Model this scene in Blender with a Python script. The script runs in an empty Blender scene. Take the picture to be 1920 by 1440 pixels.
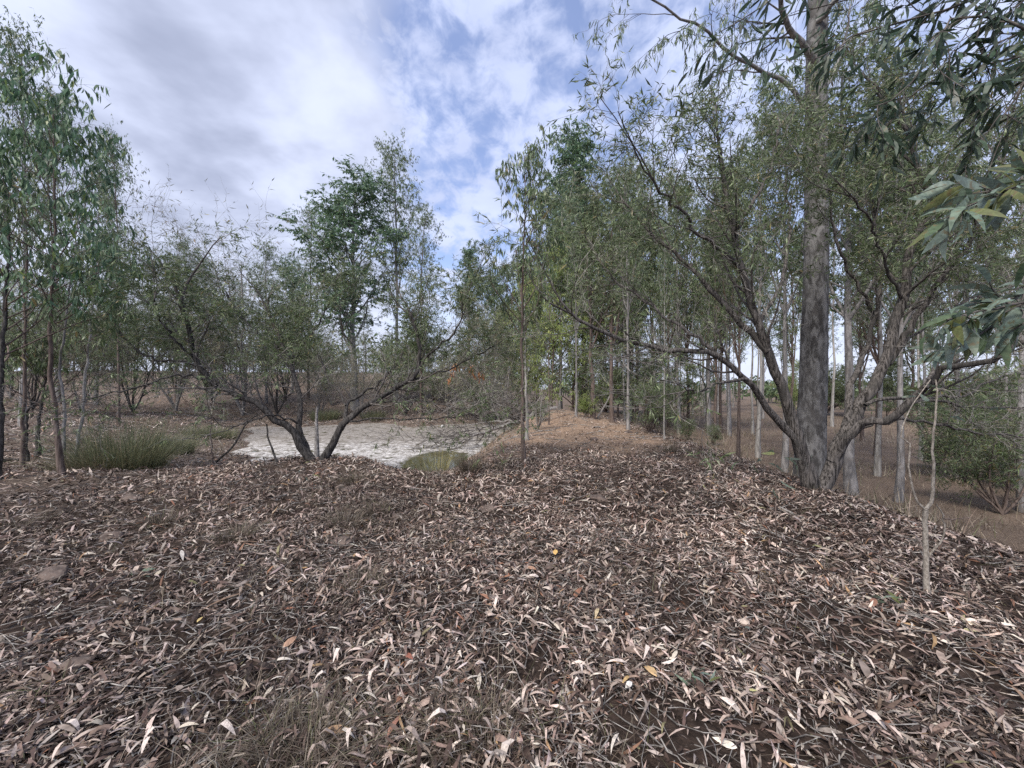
import bpy, math
import numpy as np
from mathutils import Vector

sc = bpy.context.scene
COL = sc.collection
rng = np.random.default_rng(11)

# ------------------------------------------------------------------ camera, sky, sun, exposure
F = 740.0                                   # focal length in pixels of a 1920 px wide frame
EYE = 1.6
cam_d = bpy.data.cameras.new("camera")
cam_d.sensor_width = 36.0
cam_d.lens = 36.0 * F / 1920.0
cam_d.clip_start = 0.05
cam_d.clip_end = 3000.0
cam = bpy.data.objects.new("camera", cam_d)
cam.location = (0.0, 0.0, EYE)
cam.rotation_euler = (math.radians(90.0), 0.0, 0.0)
COL.objects.link(cam)
sc.camera = cam

SUN_EL, SUN_AZ = math.radians(52), math.radians(215)      # azimuth clockwise from +Y
world = bpy.data.worlds.new("World")
sc.world = world
world.use_nodes = True
wt = world.node_tree
wt.nodes.clear()


def nd(t, typ, **kw):
    n = t.nodes.new(typ)
    for k, v in kw.items():
        if k.startswith("i_"):
            n.inputs[k[2:].replace("_", " ")].default_value = v
        else:
            setattr(n, k, v)
    return n


def mth(t, op, a, b=None, c=None, clamp=False):
    n = t.nodes.new("ShaderNodeMath")
    n.operation = op
    n.use_clamp = clamp
    for i, v in enumerate((a, b, c)):
        if v is None:
            continue
        if isinstance(v, (int, float)):
            n.inputs[i].default_value = v
        else:
            t.links.new(v, n.inputs[i])
    return n.outputs[0]


def mrange(t, v, a, b, c=0.0, d=1.0, smooth=True):
    n = t.nodes.new("ShaderNodeMapRange")
    n.interpolation_type = "SMOOTHSTEP" if smooth else "LINEAR"
    t.links.new(v, n.inputs[0])
    for i, x in enumerate((a, b, c, d)):
        n.inputs[i + 1].default_value = x
    return n.outputs[0]


def mixc(t, f, a, b, blend="MIX"):
    n = t.nodes.new("ShaderNodeMix")
    n.data_type = "RGBA"
    n.blend_type = blend
    for s, v in ((n.inputs[0], f), (n.inputs[6], a), (n.inputs[7], b)):
        if isinstance(v, (int, float)):
            s.default_value = v
        elif isinstance(v, tuple):
            s.default_value = v if len(v) == 4 else (*v, 1.0)
        else:
            t.links.new(v, s)
    return n.outputs[2]


def noise(t, vec, scale, detail=4.0, rough=0.55, dist=0.0):
    n = t.nodes.new("ShaderNodeTexNoise")
    n.inputs["Scale"].default_value = scale
    n.inputs["Detail"].default_value = detail
    n.inputs["Roughness"].default_value = rough
    n.inputs["Distortion"].default_value = dist
    if vec is not None:
        t.links.new(vec, n.inputs["Vector"])
    return n.outputs["Fac"]


def build_sky():
    t = wt
    out = nd(t, "ShaderNodeOutputWorld")
    sky = nd(t, "ShaderNodeTexSky", sky_type="NISHITA", sun_disc=False, sun_elevation=SUN_EL, sun_rotation=SUN_AZ,
             air_density=1.0, dust_density=0.6, ozone_density=1.5)
    tc = nd(t, "ShaderNodeTexCoord")
    sep = nd(t, "ShaderNodeSeparateXYZ")
    t.links.new(tc.outputs["Generated"], sep.inputs[0])
    z = mth(t, "MAXIMUM", mth(t, "ADD", sep.outputs[2], 0.24), 0.12)
    u = mth(t, "DIVIDE", sep.outputs[0], z)
    v = mth(t, "DIVIDE", sep.outputs[1], z)
    cmb = nd(t, "ShaderNodeCombineXYZ")
    t.links.new(u, cmb.inputs[0])
    t.links.new(v, cmb.inputs[1])
    p = cmb.outputs[0]
    big = noise(t, p, 1.5, 3.0, 0.5, 0.1)
    # the grey cloud sheet over one half of the sky, torn along its edge
    edge = mth(t, "ADD", sep.outputs[0], mth(t, "MULTIPLY", mth(t, "SUBTRACT", big, 0.5), 0.55))
    sheet = mrange(t, edge, -0.31, -0.17, 1.0, 0.0)
    mpn = nd(t, "ShaderNodeMapping")
    mpn.inputs["Rotation"].default_value = (0, 0, math.radians(25))
    mpn.inputs["Scale"].default_value = (1.25, 1.0, 1.0)
    mpn.inputs["Location"].default_value = (3.1, 1.7, 0.4)
    t.links.new(p, mpn.inputs["Vector"])
    puffs = noise(t, mpn.outputs[0], 10.5, 6.0, 0.58, 0.3)
    fine = noise(t, p, 2.6, 4.0, 0.6)
    alto = mrange(t, mth(t, "ADD", puffs, mth(t, "MULTIPLY", mth(t, "SUBTRACT", fine, 0.5), 0.9)), 0.30, 0.62, 0.22, 0.96)
    low = mrange(t, sep.outputs[2], 0.02, 0.42, 1.0, 0.0)
    rightw = mrange(t, sep.outputs[0], 0.15, 0.6, 0.0, 0.55)
    cover = mth(t, "MAXIMUM", mth(t, "MAXIMUM", sheet, alto), mth(t, "MAXIMUM", mth(t, "MULTIPLY", low, 0.95), rightw))
    # cloud tones
    shade = noise(t, p, 2.6, 5.0, 0.52, 0.12)
    tone = mrange(t, shade, 0.33, 0.67)
    ccol = mixc(t, tone, (0.29, 0.325, 0.445), (0.55, 0.60, 0.77))
    ccol = mixc(t, mth(t, "MULTIPLY", mth(t, "SUBTRACT", 1.0, sheet), 0.55), ccol, (0.49, 0.56, 0.80))
    ccol = mixc(t, mth(t, "MULTIPLY", low, 0.65), ccol, (0.60, 0.645, 0.775))
    b1 = nd(t, "ShaderNodeBackground", i_Strength=0.13)
    t.links.new(mixc(t, 1.0, sky.outputs[0], (1.15, 1.10, 1.25), "MULTIPLY"), b1.inputs[0])
    b2 = nd(t, "ShaderNodeBackground", i_Strength=1.0)
    t.links.new(ccol, b2.inputs[0])
    mix = nd(t, "ShaderNodeMixShader")
    t.links.new(cover, mix.inputs[0])
    t.links.new(b1.outputs[0], mix.inputs[1])
    t.links.new(b2.outputs[0], mix.inputs[2])
    t.links.new(mix.outputs[0], out.inputs[0])


build_sky()

sun_d = bpy.data.lights.new("sun", "SUN")
sun_d.energy = 3.2
sun_d.angle = math.radians(24)
sun_d.color = (1.0, 0.93, 0.84)
sun = bpy.data.objects.new("sun", sun_d)
sdir = Vector((math.sin(SUN_AZ) * math.cos(SUN_EL), math.cos(SUN_AZ) * math.cos(SUN_EL), math.sin(SUN_EL)))
sun.rotation_euler = sdir.to_track_quat("Z", "Y").to_euler()
sun.location = (0, 0, 60)
COL.objects.link(sun)

sc.view_settings.view_transform = "Standard"
sc.view_settings.look = "None"
sc.view_settings.exposure = 0.60
sc.view_settings.gamma = 1.0
sc.render.engine = "CYCLES"
sc.cycles.max_bounces = 6
sc.cycles.diffuse_bounces = 3
sc.cycles.glossy_bounces = 3
sc.cycles.transmission_bounces = 3
sc.cycles.use_denoising = False


# ------------------------------------------------------------------ materials
def new_mat(name):
    m = bpy.data.materials.new(name)
    m.use_nodes = True
    t = m.node_tree
    t.nodes.clear()
    out = t.nodes.new("ShaderNodeOutputMaterial")
    b = t.nodes.new("ShaderNodeBsdfPrincipled")
    t.links.new(b.outputs[0], out.inputs[0])
    return m, t, b, out


def bump(t, b, h, strength, dist):
    n = t.nodes.new("ShaderNodeBump")
    n.inputs["Strength"].default_value = strength
    n.inputs["Distance"].default_value = dist
    t.links.new(h, n.inputs["Height"])
    t.links.new(n.outputs[0], b.inputs["Normal"])


def leaf_mat(name, rough=0.5, trans=0.22, vein=60.0, spot=None, spot_scale=90.0):
    """Colour comes leaf by leaf from the attribute «col»; a faint blotch on top."""
    m, t, b, out = new_mat(name)
    at = nd(t, "ShaderNodeAttribute", attribute_name="col")
    tc = nd(t, "ShaderNodeTexCoord")
    f = mrange(t, noise(t, tc.outputs["Object"], vein, 2.0, 0.6), 0.3, 0.7, 0.72, 1.22)
    cm = nd(t, "ShaderNodeVectorMath", operation="SCALE")
    t.links.new(at.outputs["Color"], cm.inputs[0])
    t.links.new(f, cm.inputs["Scale"])
    res = cm.outputs[0]
    if spot:
        sp_ = mrange(t, noise(t, tc.outputs["Object"], spot_scale, 3.0, 0.65), 0.58, 0.68, 0.0, 0.7)
        res = mixc(t, sp_, res, spot)
    t.links.new(res, b.inputs["Base Color"])
    b.inputs["Roughness"].default_value = rough
    b.inputs["Specular IOR Level"].default_value = 0.25 + 0.7 * trans
    if trans > 0:
        tr = t.nodes.new("ShaderNodeBsdfTranslucent")
        t.links.new(res, tr.inputs[0])
        mx = t.nodes.new("ShaderNodeMixShader")
        mx.inputs[0].default_value = trans
        t.links.new(b.outputs[0], mx.inputs[1])
        t.links.new(tr.outputs[0], mx.inputs[2])
        t.links.new(mx.outputs[0], out.inputs[0])
    return m


def bark_mat(name, a, c, sc_xy=18.0, sc_z=3.0, bstr=0.6, bdist=0.012, patch=None, rough=0.9):
    m, t, b, out = new_mat(name)
    tc = nd(t, "ShaderNodeTexCoord")
    mp = nd(t, "ShaderNodeMapping")
    mp.inputs["Scale"].default_value = (sc_xy, sc_xy, sc_z)
    t.links.new(tc.outputs["Object"], mp.inputs["Vector"])
    n1 = noise(t, mp.outputs[0], 1.0, 5.0, 0.65, 0.6)
    n2 = noise(t, tc.outputs["Object"], 3.0, 4.0, 0.6)
    col = mixc(t, mrange(t, n1, 0.36, 0.64), a, c)
    if patch:
        col = mixc(t, mrange(t, n2, 0.52, 0.62, 0.0, 0.8), col, patch)
    t.links.new(col, b.inputs["Base Color"])
    b.inputs["Roughness"].default_value = rough
    b.inputs["Specular IOR Level"].default_value = 0.2
    bump(t, b, n1, bstr, bdist)
    return m


M = {}
M["wattle_bark"] = bark_mat("wattle_bark", (0.018, 0.016, 0.014), (0.19, 0.172, 0.158), 40, 3, 1.0, 0.025, (0.075, 0.07, 0.064))
M["black_bark"] = bark_mat("black_bark", (0.018, 0.016, 0.015), (0.095, 0.088, 0.082), 34, 6, 1.0, 0.02)
M["dark_bark"] = bark_mat("dark_bark", (0.022, 0.020, 0.019), (0.105, 0.097, 0.09), 34, 8, 0.9, 0.018)
M["gum_bark"] = bark_mat("gum_bark", (0.13, 0.125, 0.125), (0.34, 0.325, 0.315), 9, 1.6, 0.5, 0.01, (0.21, 0.19, 0.175), 0.8)
M["big_bark"] = bark_mat("big_bark", (0.058, 0.055, 0.053), (0.215, 0.21, 0.205), 10, 3.6, 0.9, 0.02, (0.10, 0.094, 0.09), 0.85)
M["pale_bark"] = bark_mat("pale_bark", (0.20, 0.19, 0.18), (0.40, 0.385, 0.36), 7, 1.2, 0.3, 0.006, (0.16, 0.145, 0.13), 0.8)
M["brown_bark"] = bark_mat("brown_bark", (0.07, 0.052, 0.045), (0.185, 0.145, 0.125), 26, 3, 0.6, 0.008)
M["yellow_bark"] = bark_mat("yellow_bark", (0.34, 0.25, 0.14), (0.52, 0.42, 0.27), 10, 2, 0.3, 0.006)
M["stem_bark"] = bark_mat("stem_bark", (0.20, 0.175, 0.145), (0.42, 0.38, 0.325), 60, 40, 0.5, 0.004)
M["twig"] = bark_mat("twig", (0.10, 0.092, 0.084), (0.33, 0.31, 0.285), 12, 12, 0.2, 0.003)
M["dark_twig"] = bark_mat("dark_twig", (0.05, 0.044, 0.04), (0.15, 0.135, 0.125), 12, 12, 0.2, 0.003)
M["dead_wood"] = bark_mat("dead_wood", (0.12, 0.11, 0.10), (0.34, 0.32, 0.30), 20, 20, 0.5, 0.006)
M["leaf"] = leaf_mat("leaf", 0.44, 0.33)
M["dry_leaf"] = leaf_mat("dry_leaf", 0.68, 0.10, 28.0, (0.12, 0.085, 0.065), 75.0)
M["near_leaf"] = leaf_mat("near_leaf", 0.5, 0.3, 9.0, (0.17, 0.125, 0.06), 5.0)
M["blade"] = leaf_mat("blade", 0.6, 0.2, 10.0)


# ------------------------------------------------------------------ terrain height
def sm(x):
    x = np.clip(x, 0, 1)
    return x * x * (3 - 2 * x)


def sp(x, w):
    """soft max(x, 0) with a shoulder of width w"""
    return w * np.logaddexp(0.0, np.asarray(x, float) / w)


def wav(x, y, s, k):
    a = 1.7 * k
    return (np.sin(x / s * 1.9 + 0.7 * k + 1.3 * np.sin(y / s + a)) + np.sin(y / s * 2.3 + 1.9 * k + 1.1 * np.sin(x / s * 1.4 + a))
            + np.sin((x + y) / s * 1.37 + 2.7 * k) + np.sin((x - 0.6 * y) / s * 3.1 + k)) * 0.25


WATER = -0.95


def natural(x, y):
    shore = -0.62 * (y - 8.5) - (x + 7.0)
    d1 = shore / 1.18
    d1 = d1 + 0.9 * wav(x, y, 1.9, 4) + 0.3 * wav(x, y, 0.7, 2)
    d2 = y - 24.5 - 0.08 * (x + 6) + 2.2 * wav(x, y, 2.6, 1) + 0.6 * wav(x, y, 0.8, 3)
    d = sp(np.maximum(d1, d2) + 0.9, 0.8)
    slope = 0.035 + 0.095 * sm((4.0 - x) / 12.0)
    slope = slope * (1 - 0.5 * sm((d - 30) / 60.0))
    left = -1.28 + 0.36 * np.minimum(d, 1.2) + slope * sp(d - 2.0, 0.8) + 0.15 * np.minimum(sp(d1, 0.5), 2.2)
    cap = 3.6 + 0.8 * wav(x, y, 20, 2)
    left = cap - sp(cap - left, 0.5)
    right = -1.75 + 0.10 * wav(x, y, 5.0, 3) - 0.006 * np.maximum(y - 20, 0)
    k = sm((x - (0.5 - 0.22 * np.maximum(y - 20, 0) - 0.05 * (y - 20))) / (6.5 + 0.55 * np.clip(y - 20, 0, 80)))
    return left * (1 - k) + right * k


def hgt(x, y):
    x = np.asarray(x, float)
    y = np.asarray(y, float)
    xe = np.interp(y, [7, 9, 12, 16, 20, 24], [-0.9, -0.45, 0.1, 0.75, 1.2, 1.2])
    dp = -0.3 * np.logaddexp(-(y - 7.35 - 1.0 * np.exp(-((x + 4.0) / 1.5) ** 2) - 0.12 * wav(x, y, 1.6, 5)) / 0.3, -(xe - x) / 0.3)
    dr = x - 4.95 - 0.15 * wav(x, y, 1.8, 1)
    de = y - 20.8
    crest = -(0.52 * sp(dp, 0.22) + 0.46 * sp(dr, 0.28) + 0.22 * sp(de, 0.8))
    crest = crest + 0.035 * wav(x, y, 0.75, 2) + 0.02 * wav(x, y, 0.31, 4)
    crest = crest + 0.34 * np.exp(-((x - 2.3) ** 2) / 2.0) * sm((y - 11) / 8)
    crest = crest - 0.03
    crest = crest + (0.10 * np.exp(-((x + 3.9) ** 2) / 3.0) + 0.05) * np.exp(-((y - 8.05) ** 2) / 0.35) * sm((-2.2 - x) / 1.0)
    n = natural(x, y) + 0.035 * wav(x, y, 0.9, 6) + 0.015 * wav(x, y, 0.4, 6)
    w = 0.12
    return w * np.logaddexp(crest / w, n / w)


H0 = float(hgt(0.0, 0.0))
cam.location.z = EYE + H0
EZ = EYE + H0


def at(px, py, Y):
    """the point at depth Y seen at pixel (px, py) of the 1920 x 1440 photograph"""
    return np.array([(px - 960.0) / F * Y, Y, EZ + (720.0 - py) / F * Y])


def base(px, py, ymax=200.0):
    """where the ray through a pixel meets the ground"""
    Ys = np.geomspace(0.8, ymax, 1500)
    X = (px - 960.0) / F * Ys
    Z = EZ + (720.0 - py) / F * Ys
    below = np.nonzero(Z < hgt(X, Ys))[0]
    i = below[0] if len(below) else len(Ys) - 1
    return np.array([X[i], Ys[i], float(hgt(X[i], Ys[i]))])


def foot(px, Y):
    x = (px - 960.0) / F * Y
    return np.array([x, Y, float(hgt(x, Y))])


# ------------------------------------------------------------------ mesh helpers
class Geo:
    def __init__(self):
        self.v, self.q, self.t, self.c, self.n = [], [], [], [], 0

    def add(self, V, quads=None, tris=None, col=None):
        V = np.asarray(V, float).reshape(-1, 3)
        if quads is not None and len(quads):
            self.q.append(np.asarray(quads, np.int64).reshape(-1, 4) + self.n)
        if tris is not None and len(tris):
            self.t.append(np.asarray(tris, np.int64).reshape(-1, 3) + self.n)
        self.v.append(V)
        if col is not None:
            self.c.append(np.broadcast_to(np.asarray(col, float), (len(V), 3)))
        self.n += len(V)
        return self

    def mesh(self, name, mat, origin=(0, 0, 0), smooth=False):
        V = np.concatenate(self.v) - np.asarray(origin, float)
        Q = np.concatenate(self.q) if self.q else np.zeros((0, 4), np.int64)
        T = np.concatenate(self.t) if self.t else np.zeros((0, 3), np.int64)
        me = bpy.data.meshes.new(name)
        me.vertices.add(len(V))
        me.vertices.foreach_set("co", V.astype(np.float32).ravel())
        nl = Q.size + T.size
        me.loops.add(nl)
        me.loops.foreach_set("vertex_index", np.concatenate([Q.ravel(), T.ravel()]).astype(np.int32))
        me.polygons.add(len(Q) + len(T))
        st = np.concatenate([np.arange(len(Q)) * 4, Q.size + np.arange(len(T)) * 3]).astype(np.int32)
        me.polygons.foreach_set("loop_start", st)
        me.polygons.foreach_set("use_smooth", np.full(len(st), bool(smooth)))
        me.update(calc_edges=True)
        if self.c:
            C = np.concatenate(self.c)
            a = me.attributes.new("col", "FLOAT_COLOR", "POINT")
            a.data.foreach_set("color", np.hstack([C, np.ones((len(C), 1))]).astype(np.float32).ravel())
        me.materials.append(mat)
        return me

    def obj(self, name, mat, parent=None, origin=(0, 0, 0), smooth=False, **props):
        o = bpy.data.objects.new(name, self.mesh(name, mat, origin, smooth))
        COL.objects.link(o)
        if parent is not None:
            o.parent = parent
        for k, v in props.items():
            o[k] = v
        return o


def thing(name, label, cat, loc=(0, 0, 0), group=None):
    o = bpy.data.objects.new(name, None)
    o.empty_display_size = 0.2
    o.location = tuple(float(a) for a in loc)
    COL.objects.link(o)
    o["label"] = label
    o["category"] = cat
    if group:
        o["group"] = group
    return o


def tag(o, label, cat, group=None):
    o["label"] = label
    o["category"] = cat
    if group:
        o["group"] = group
    return o


def dup(root, loc, rotz, scale, label, group=None, name=None):
    r = root.copy()
    COL.objects.link(r)
    r.location = tuple(float(a) for a in loc)
    r.rotation_euler = (0, 0, rotz)
    r.scale = (scale[0], scale[0], scale[1]) if isinstance(scale, tuple) else (scale,) * 3
    r["label"] = label
    if group:
        r["group"] = group
    for ch in list(root.children):
        c = ch.copy()
        COL.objects.link(c)
        c.parent = r
    return r


def nrmz(v):
    return v / np.maximum(np.linalg.norm(v, axis=-1, keepdims=True), 1e-9)


def tubes(P, R, sides, jit=0.0):
    """tubes along N polylines of K points: P (N,K,3), R (N,K)"""
    P = np.asarray(P, float)
    R = np.asarray(R, float)
    N, K, _ = P.shape
    T = np.gradient(P, axis=1)
    T = nrmz(T)
    md = np.abs(P[:, -1] - P[:, 0])
    ref = np.zeros((N, 3))
    ref[np.arange(N), np.argmin(md, axis=1)] = 1.0
    U = nrmz(np.cross(T, ref[:, None, :]))
    W = np.cross(T, U)
    a = np.arange(sides) * 2 * np.pi / sides
    rr = R[:, :, None] * np.ones(sides)
    if jit:
        j = rng.normal(0, jit, (N, K, sides))
        j = 0.5 * j + 0.5 * (np.roll(j, 1, 1)) + 0.8 * rng.normal(0, jit, (N, 1, sides))
        rr = rr * (1 + j)
    V = P[:, :, None, :] + rr[..., None] * (np.cos(a)[None, None, :, None] * U[:, :, None, :] + np.sin(a)[None, None, :, None] * W[:, :, None, :])
    idx = np.arange(N * K * sides).reshape(N, K, sides)
    A = idx[:, :-1, :]
    B = idx[:, 1:, :]
    Q = np.stack([A, np.roll(A, -1, 2), np.roll(B, -1, 2), B], -1).reshape(-1, 4)
    return V.reshape(-1, 3), Q


def crom(pts, K):
    """smooth curve through points, resampled evenly to K points"""
    p = np.asarray(pts, float)
    if len(p) > 2:
        q = np.vstack([2 * p[0] - p[1], p, 2 * p[-1] - p[-2]])
        out = []
        for i in range(1, len(q) - 2):
            for s in np.linspace(0, 1, 8, endpoint=False):
                a, b, c, d = q[i - 1], q[i], q[i + 1], q[i + 2]
                out.append(0.5 * (2 * b + (c - a) * s + (2 * a - 5 * b + 4 * c - d) * s ** 2 + (3 * b - a - 3 * c + d) * s ** 3))
        out.append(p[-1])
        p = np.array(out)
    d = np.r_[0, np.cumsum(np.linalg.norm(np.diff(p, axis=0), axis=1))]
    s = np.linspace(0, d[-1], K)
    return np.stack([np.interp(s, d, p[:, i]) for i in range(3)], 1)


def spread(D, ang, az):
    ref = np.where(np.abs(D[:, 2:3]) < 0.9, [[0, 0, 1.0]], [[1.0, 0, 0]])
    U = nrmz(np.cross(D, ref))
    W = np.cross(D, U)
    return nrmz(np.cos(ang)[:, None] * D + np.sin(ang)[:, None] * (np.cos(az)[:, None] * U + np.sin(az)[:, None] * W))


def grow(P, R, n, t0, t1, ang, length, K, wig, up, ratio=0.6, rmin=0.002, tip=0.35, even=False):
    """n side shoots on each of the N polylines; returns their polylines and radii"""
    N, Kp, _ = P.shape
    tot = N * n
    pi = np.repeat(np.arange(N), n)
    t = rng.uniform(t0, t1, tot)
    if even:
        t = np.tile(t0 + (t1 - t0) * (np.arange(n) + 0.5) / n, N) + rng.normal(0, (t1 - t0) / n * 0.3, tot)
        t = np.clip(t, 0.02, 1.0)
    f = t * (Kp - 1)
    i = np.minimum(f.astype(int), Kp - 2)
    w = (f - i)[:, None]
    pos = P[pi, i] * (1 - w) + P[pi, i + 1] * w
    D = nrmz(P[pi, i + 1] - P[pi, i])
    r0 = (R[pi, i] * (1 - w[:, 0]) + R[pi, i + 1] * w[:, 0]) * ratio
    r0 = np.maximum(r0, rmin)
    a = rng.uniform(ang[0], ang[1], tot)
    D = spread(D, a, rng.uniform(0, 2 * np.pi, tot))
    L = length(t) if callable(length) else np.full(tot, length)
    L = L * rng.uniform(0.6, 1.25, tot)
    C = np.zeros((tot, K, 3))
    C[:, 0] = pos
    d = D
    for k in range(1, K):
        d = nrmz(d + rng.normal(0, wig, (tot, 3)) + np.array([0, 0, up]))
        C[:, k] = C[:, k - 1] + d * (L / (K - 1))[:, None]
    CR = r0[:, None] * np.linspace(1, tip, K)[None, :]
    return C, CR


def leaf_geo(pos, ax, nrm, L, W, bend, curl, seg=1):
    """lance-shaped leaves: seg 1 = 2 triangles, 2 = 4, 3 = 6"""
    N = len(pos)
    ax = nrmz(ax)
    side = nrmz(np.cross(nrm, ax))
    nrm = np.cross(ax, side)

    def pt(s, k):
        o = bend * s * s
        c = curl * (s - s * s) * 4
        return pos + ax * (L * s)[:, None] + side * (L * o + k * W)[:, None] + nrm * (L * c * 0.25)[:, None]
    one = np.ones(N)
    if seg == 1:
        V = np.stack([pt(0 * one, 0), pt(.42 * one, .5), pt(.42 * one, -.5), pt(one, 0)], 1)
        T = np.array([[0, 2, 1], [1, 2, 3]])
        Q = np.zeros((0, 4), int)
    elif seg == 2:
        V = np.stack([pt(0 * one, 0), pt(.28 * one, .46), pt(.28 * one, -.46), pt(.66 * one, .4), pt(.66 * one, -.4), pt(one, 0)], 1)
        T = np.array([[0, 2, 1], [3, 4, 5]])
        Q = np.array([[1, 2, 4, 3]])
    else:
        V = np.stack([pt(0 * one, .04), pt(0 * one, -.04), pt(.2 * one, .4), pt(.2 * one, -.4), pt(.45 * one, .5), pt(.45 * one, -.5), pt(.75 * one, .3), pt(.75 * one, -.3), pt(one, 0)], 1)
        T = np.array([[6, 7, 8]])
        Q = np.array([[0, 1, 3, 2], [2, 3, 5, 4], [4, 5, 7, 6]])
    nv = V.shape[1]
    off = (np.arange(N) * nv)[:, None, None]
    return V.reshape(-1, 3), (Q[None] + off).reshape(-1, 4), (T[None] + off).reshape(-1, 3), nv


def on_paths(P, m, t0=0.15, t1=1.0):
    """m spots along each polyline: position, tangent, index"""
    N, K, _ = P.shape
    pi = np.repeat(np.arange(N), m)
    t = rng.uniform(t0, t1, N * m)
    f = t * (K - 1)
    i = np.minimum(f.astype(int), K - 2)
    w = (f - i)[:, None]
    return P[pi, i] * (1 - w) + P[pi, i + 1] * w, nrmz(P[pi, i + 1] - P[pi, i]), pi


def palette(cols, weights, n, var=0.18):
    c = np.array(cols)[rng.choice(len(cols), n, p=np.array(weights) / np.sum(weights))]
    return np.clip(c * rng.normal(1, var, (n, 1)) * rng.normal(1, 0.022, (n, 3)), 0.005, 0.9)


GREEN = {
    "gum": ([(0.137, 0.196, 0.096), (0.184, 0.241, 0.131), (0.101, 0.146, 0.070), (0.273, 0.316, 0.194), (0.255, 0.204, 0.094)], [5, 4, 4, 2, .5]),
    "blue": ([(0.110, 0.196, 0.105), (0.165, 0.251, 0.147), (0.073, 0.130, 0.070), (0.255, 0.353, 0.226), (0.165, 0.223, 0.061)], [5, 4, 4, 2, 1]),
    "wattle": ([(0.121, 0.165, 0.072), (0.164, 0.208, 0.100), (0.085, 0.116, 0.051), (0.241, 0.293, 0.161), (0.241, 0.200, 0.087)], [5, 4, 4, 2, .6]),
    "bright": ([(0.251, 0.329, 0.099), (0.328, 0.405, 0.138), (0.176, 0.234, 0.073), (0.437, 0.472, 0.163)], [5, 4, 3, 2]),
    "grey": ([(0.184, 0.196, 0.124), (0.255, 0.260, 0.170), (0.147, 0.148, 0.094), (0.346, 0.344, 0.231), (0.292, 0.204, 0.108)], [4, 4, 4, 2, 1]),
}


def foliage(g, twigs, m, L, wr, pal, seg=1, droop=0.5, t0=0.2, fan=0.6, bend=0.12):
    pos, tan, _ = on_paths(twigs, m, t0)
    n = len(pos)
    ax = tan * (1 - droop) + rng.normal(0, fan, (n, 3)) + np.array([0, 0, -1.0]) * droop * 1.3
    ax = nrmz(ax)
    nr = rng.normal(0, 1, (n, 3))
    nr = nrmz(nr - ax * np.sum(nr * ax, 1, keepdims=True))
    ln = L * rng.uniform(0.55, 1.25, n)
    V, Q, T, nv = leaf_geo(pos, ax, nr, ln, ln * wr * rng.uniform(0.7, 1.3, n), rng.normal(0, bend, n), rng.normal(0, 0.35, n), seg)
    c = palette(*GREEN[pal], n) if isinstance(pal, str) else palette(*pal, n)
    g.add(V, Q, T, np.repeat(c, nv, 0))


def limb_px(pts, y0, y1, K=14, wob=0.02):
    """a limb traced through pixels, its depth running from y0 to y1"""
    n = len(pts)
    dep = y0 + (y1 - y0) * np.linspace(0, 1, n) ** 1.15
    p = np.array([at(a, b, d) for (a, b), d in zip(pts, dep)])
    c = crom(p, K)
    c[1:-1] += rng.normal(0, wob, (K - 2, 3))
    return c


def tap(r0, r1, K, flare=0.0):
    s = np.linspace(0, 1, K)
    return r0 + (r1 - r0) * s ** 0.8 + flare * np.exp(-s * 14)


# ------------------------------------------------------------------ ground
def bare_mask(x, y):
    """the worn orange crown of the dam wall and the scalded bank"""
    b = sm((y - 8.0 + 1.6 * wav(x, y, 1.2, 3)) / 3.5) * sm((x + 2.4 - 0.0 * y) / 1.5) * sm((5.0 - x) / 1.2) * sm((26 - y) / 4)
    z = hgt(x, y)
    slope = sm((-0.05 - z) / 0.12) * sm((z - WATER + 0.05) / 0.1) * sm((x + 1.9) / 0.6) * sm((2.4 - x) / 0.6) * sm((y - 6.8) / 0.8) * sm((24 - y) / 3)
    b = np.maximum(b, 0.85 * slope)
    return np.clip(b * (0.85 + 0.3 * wav(x, y, 0.8, 7)), 0, 1)


def plain_mask(x, y):
    z = hgt(x, y)
    return sm((x - 5.2) / 2.0) * sm((y - 4) / 3) * sm((-0.6 - z) / 0.6 + 0.3)


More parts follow.
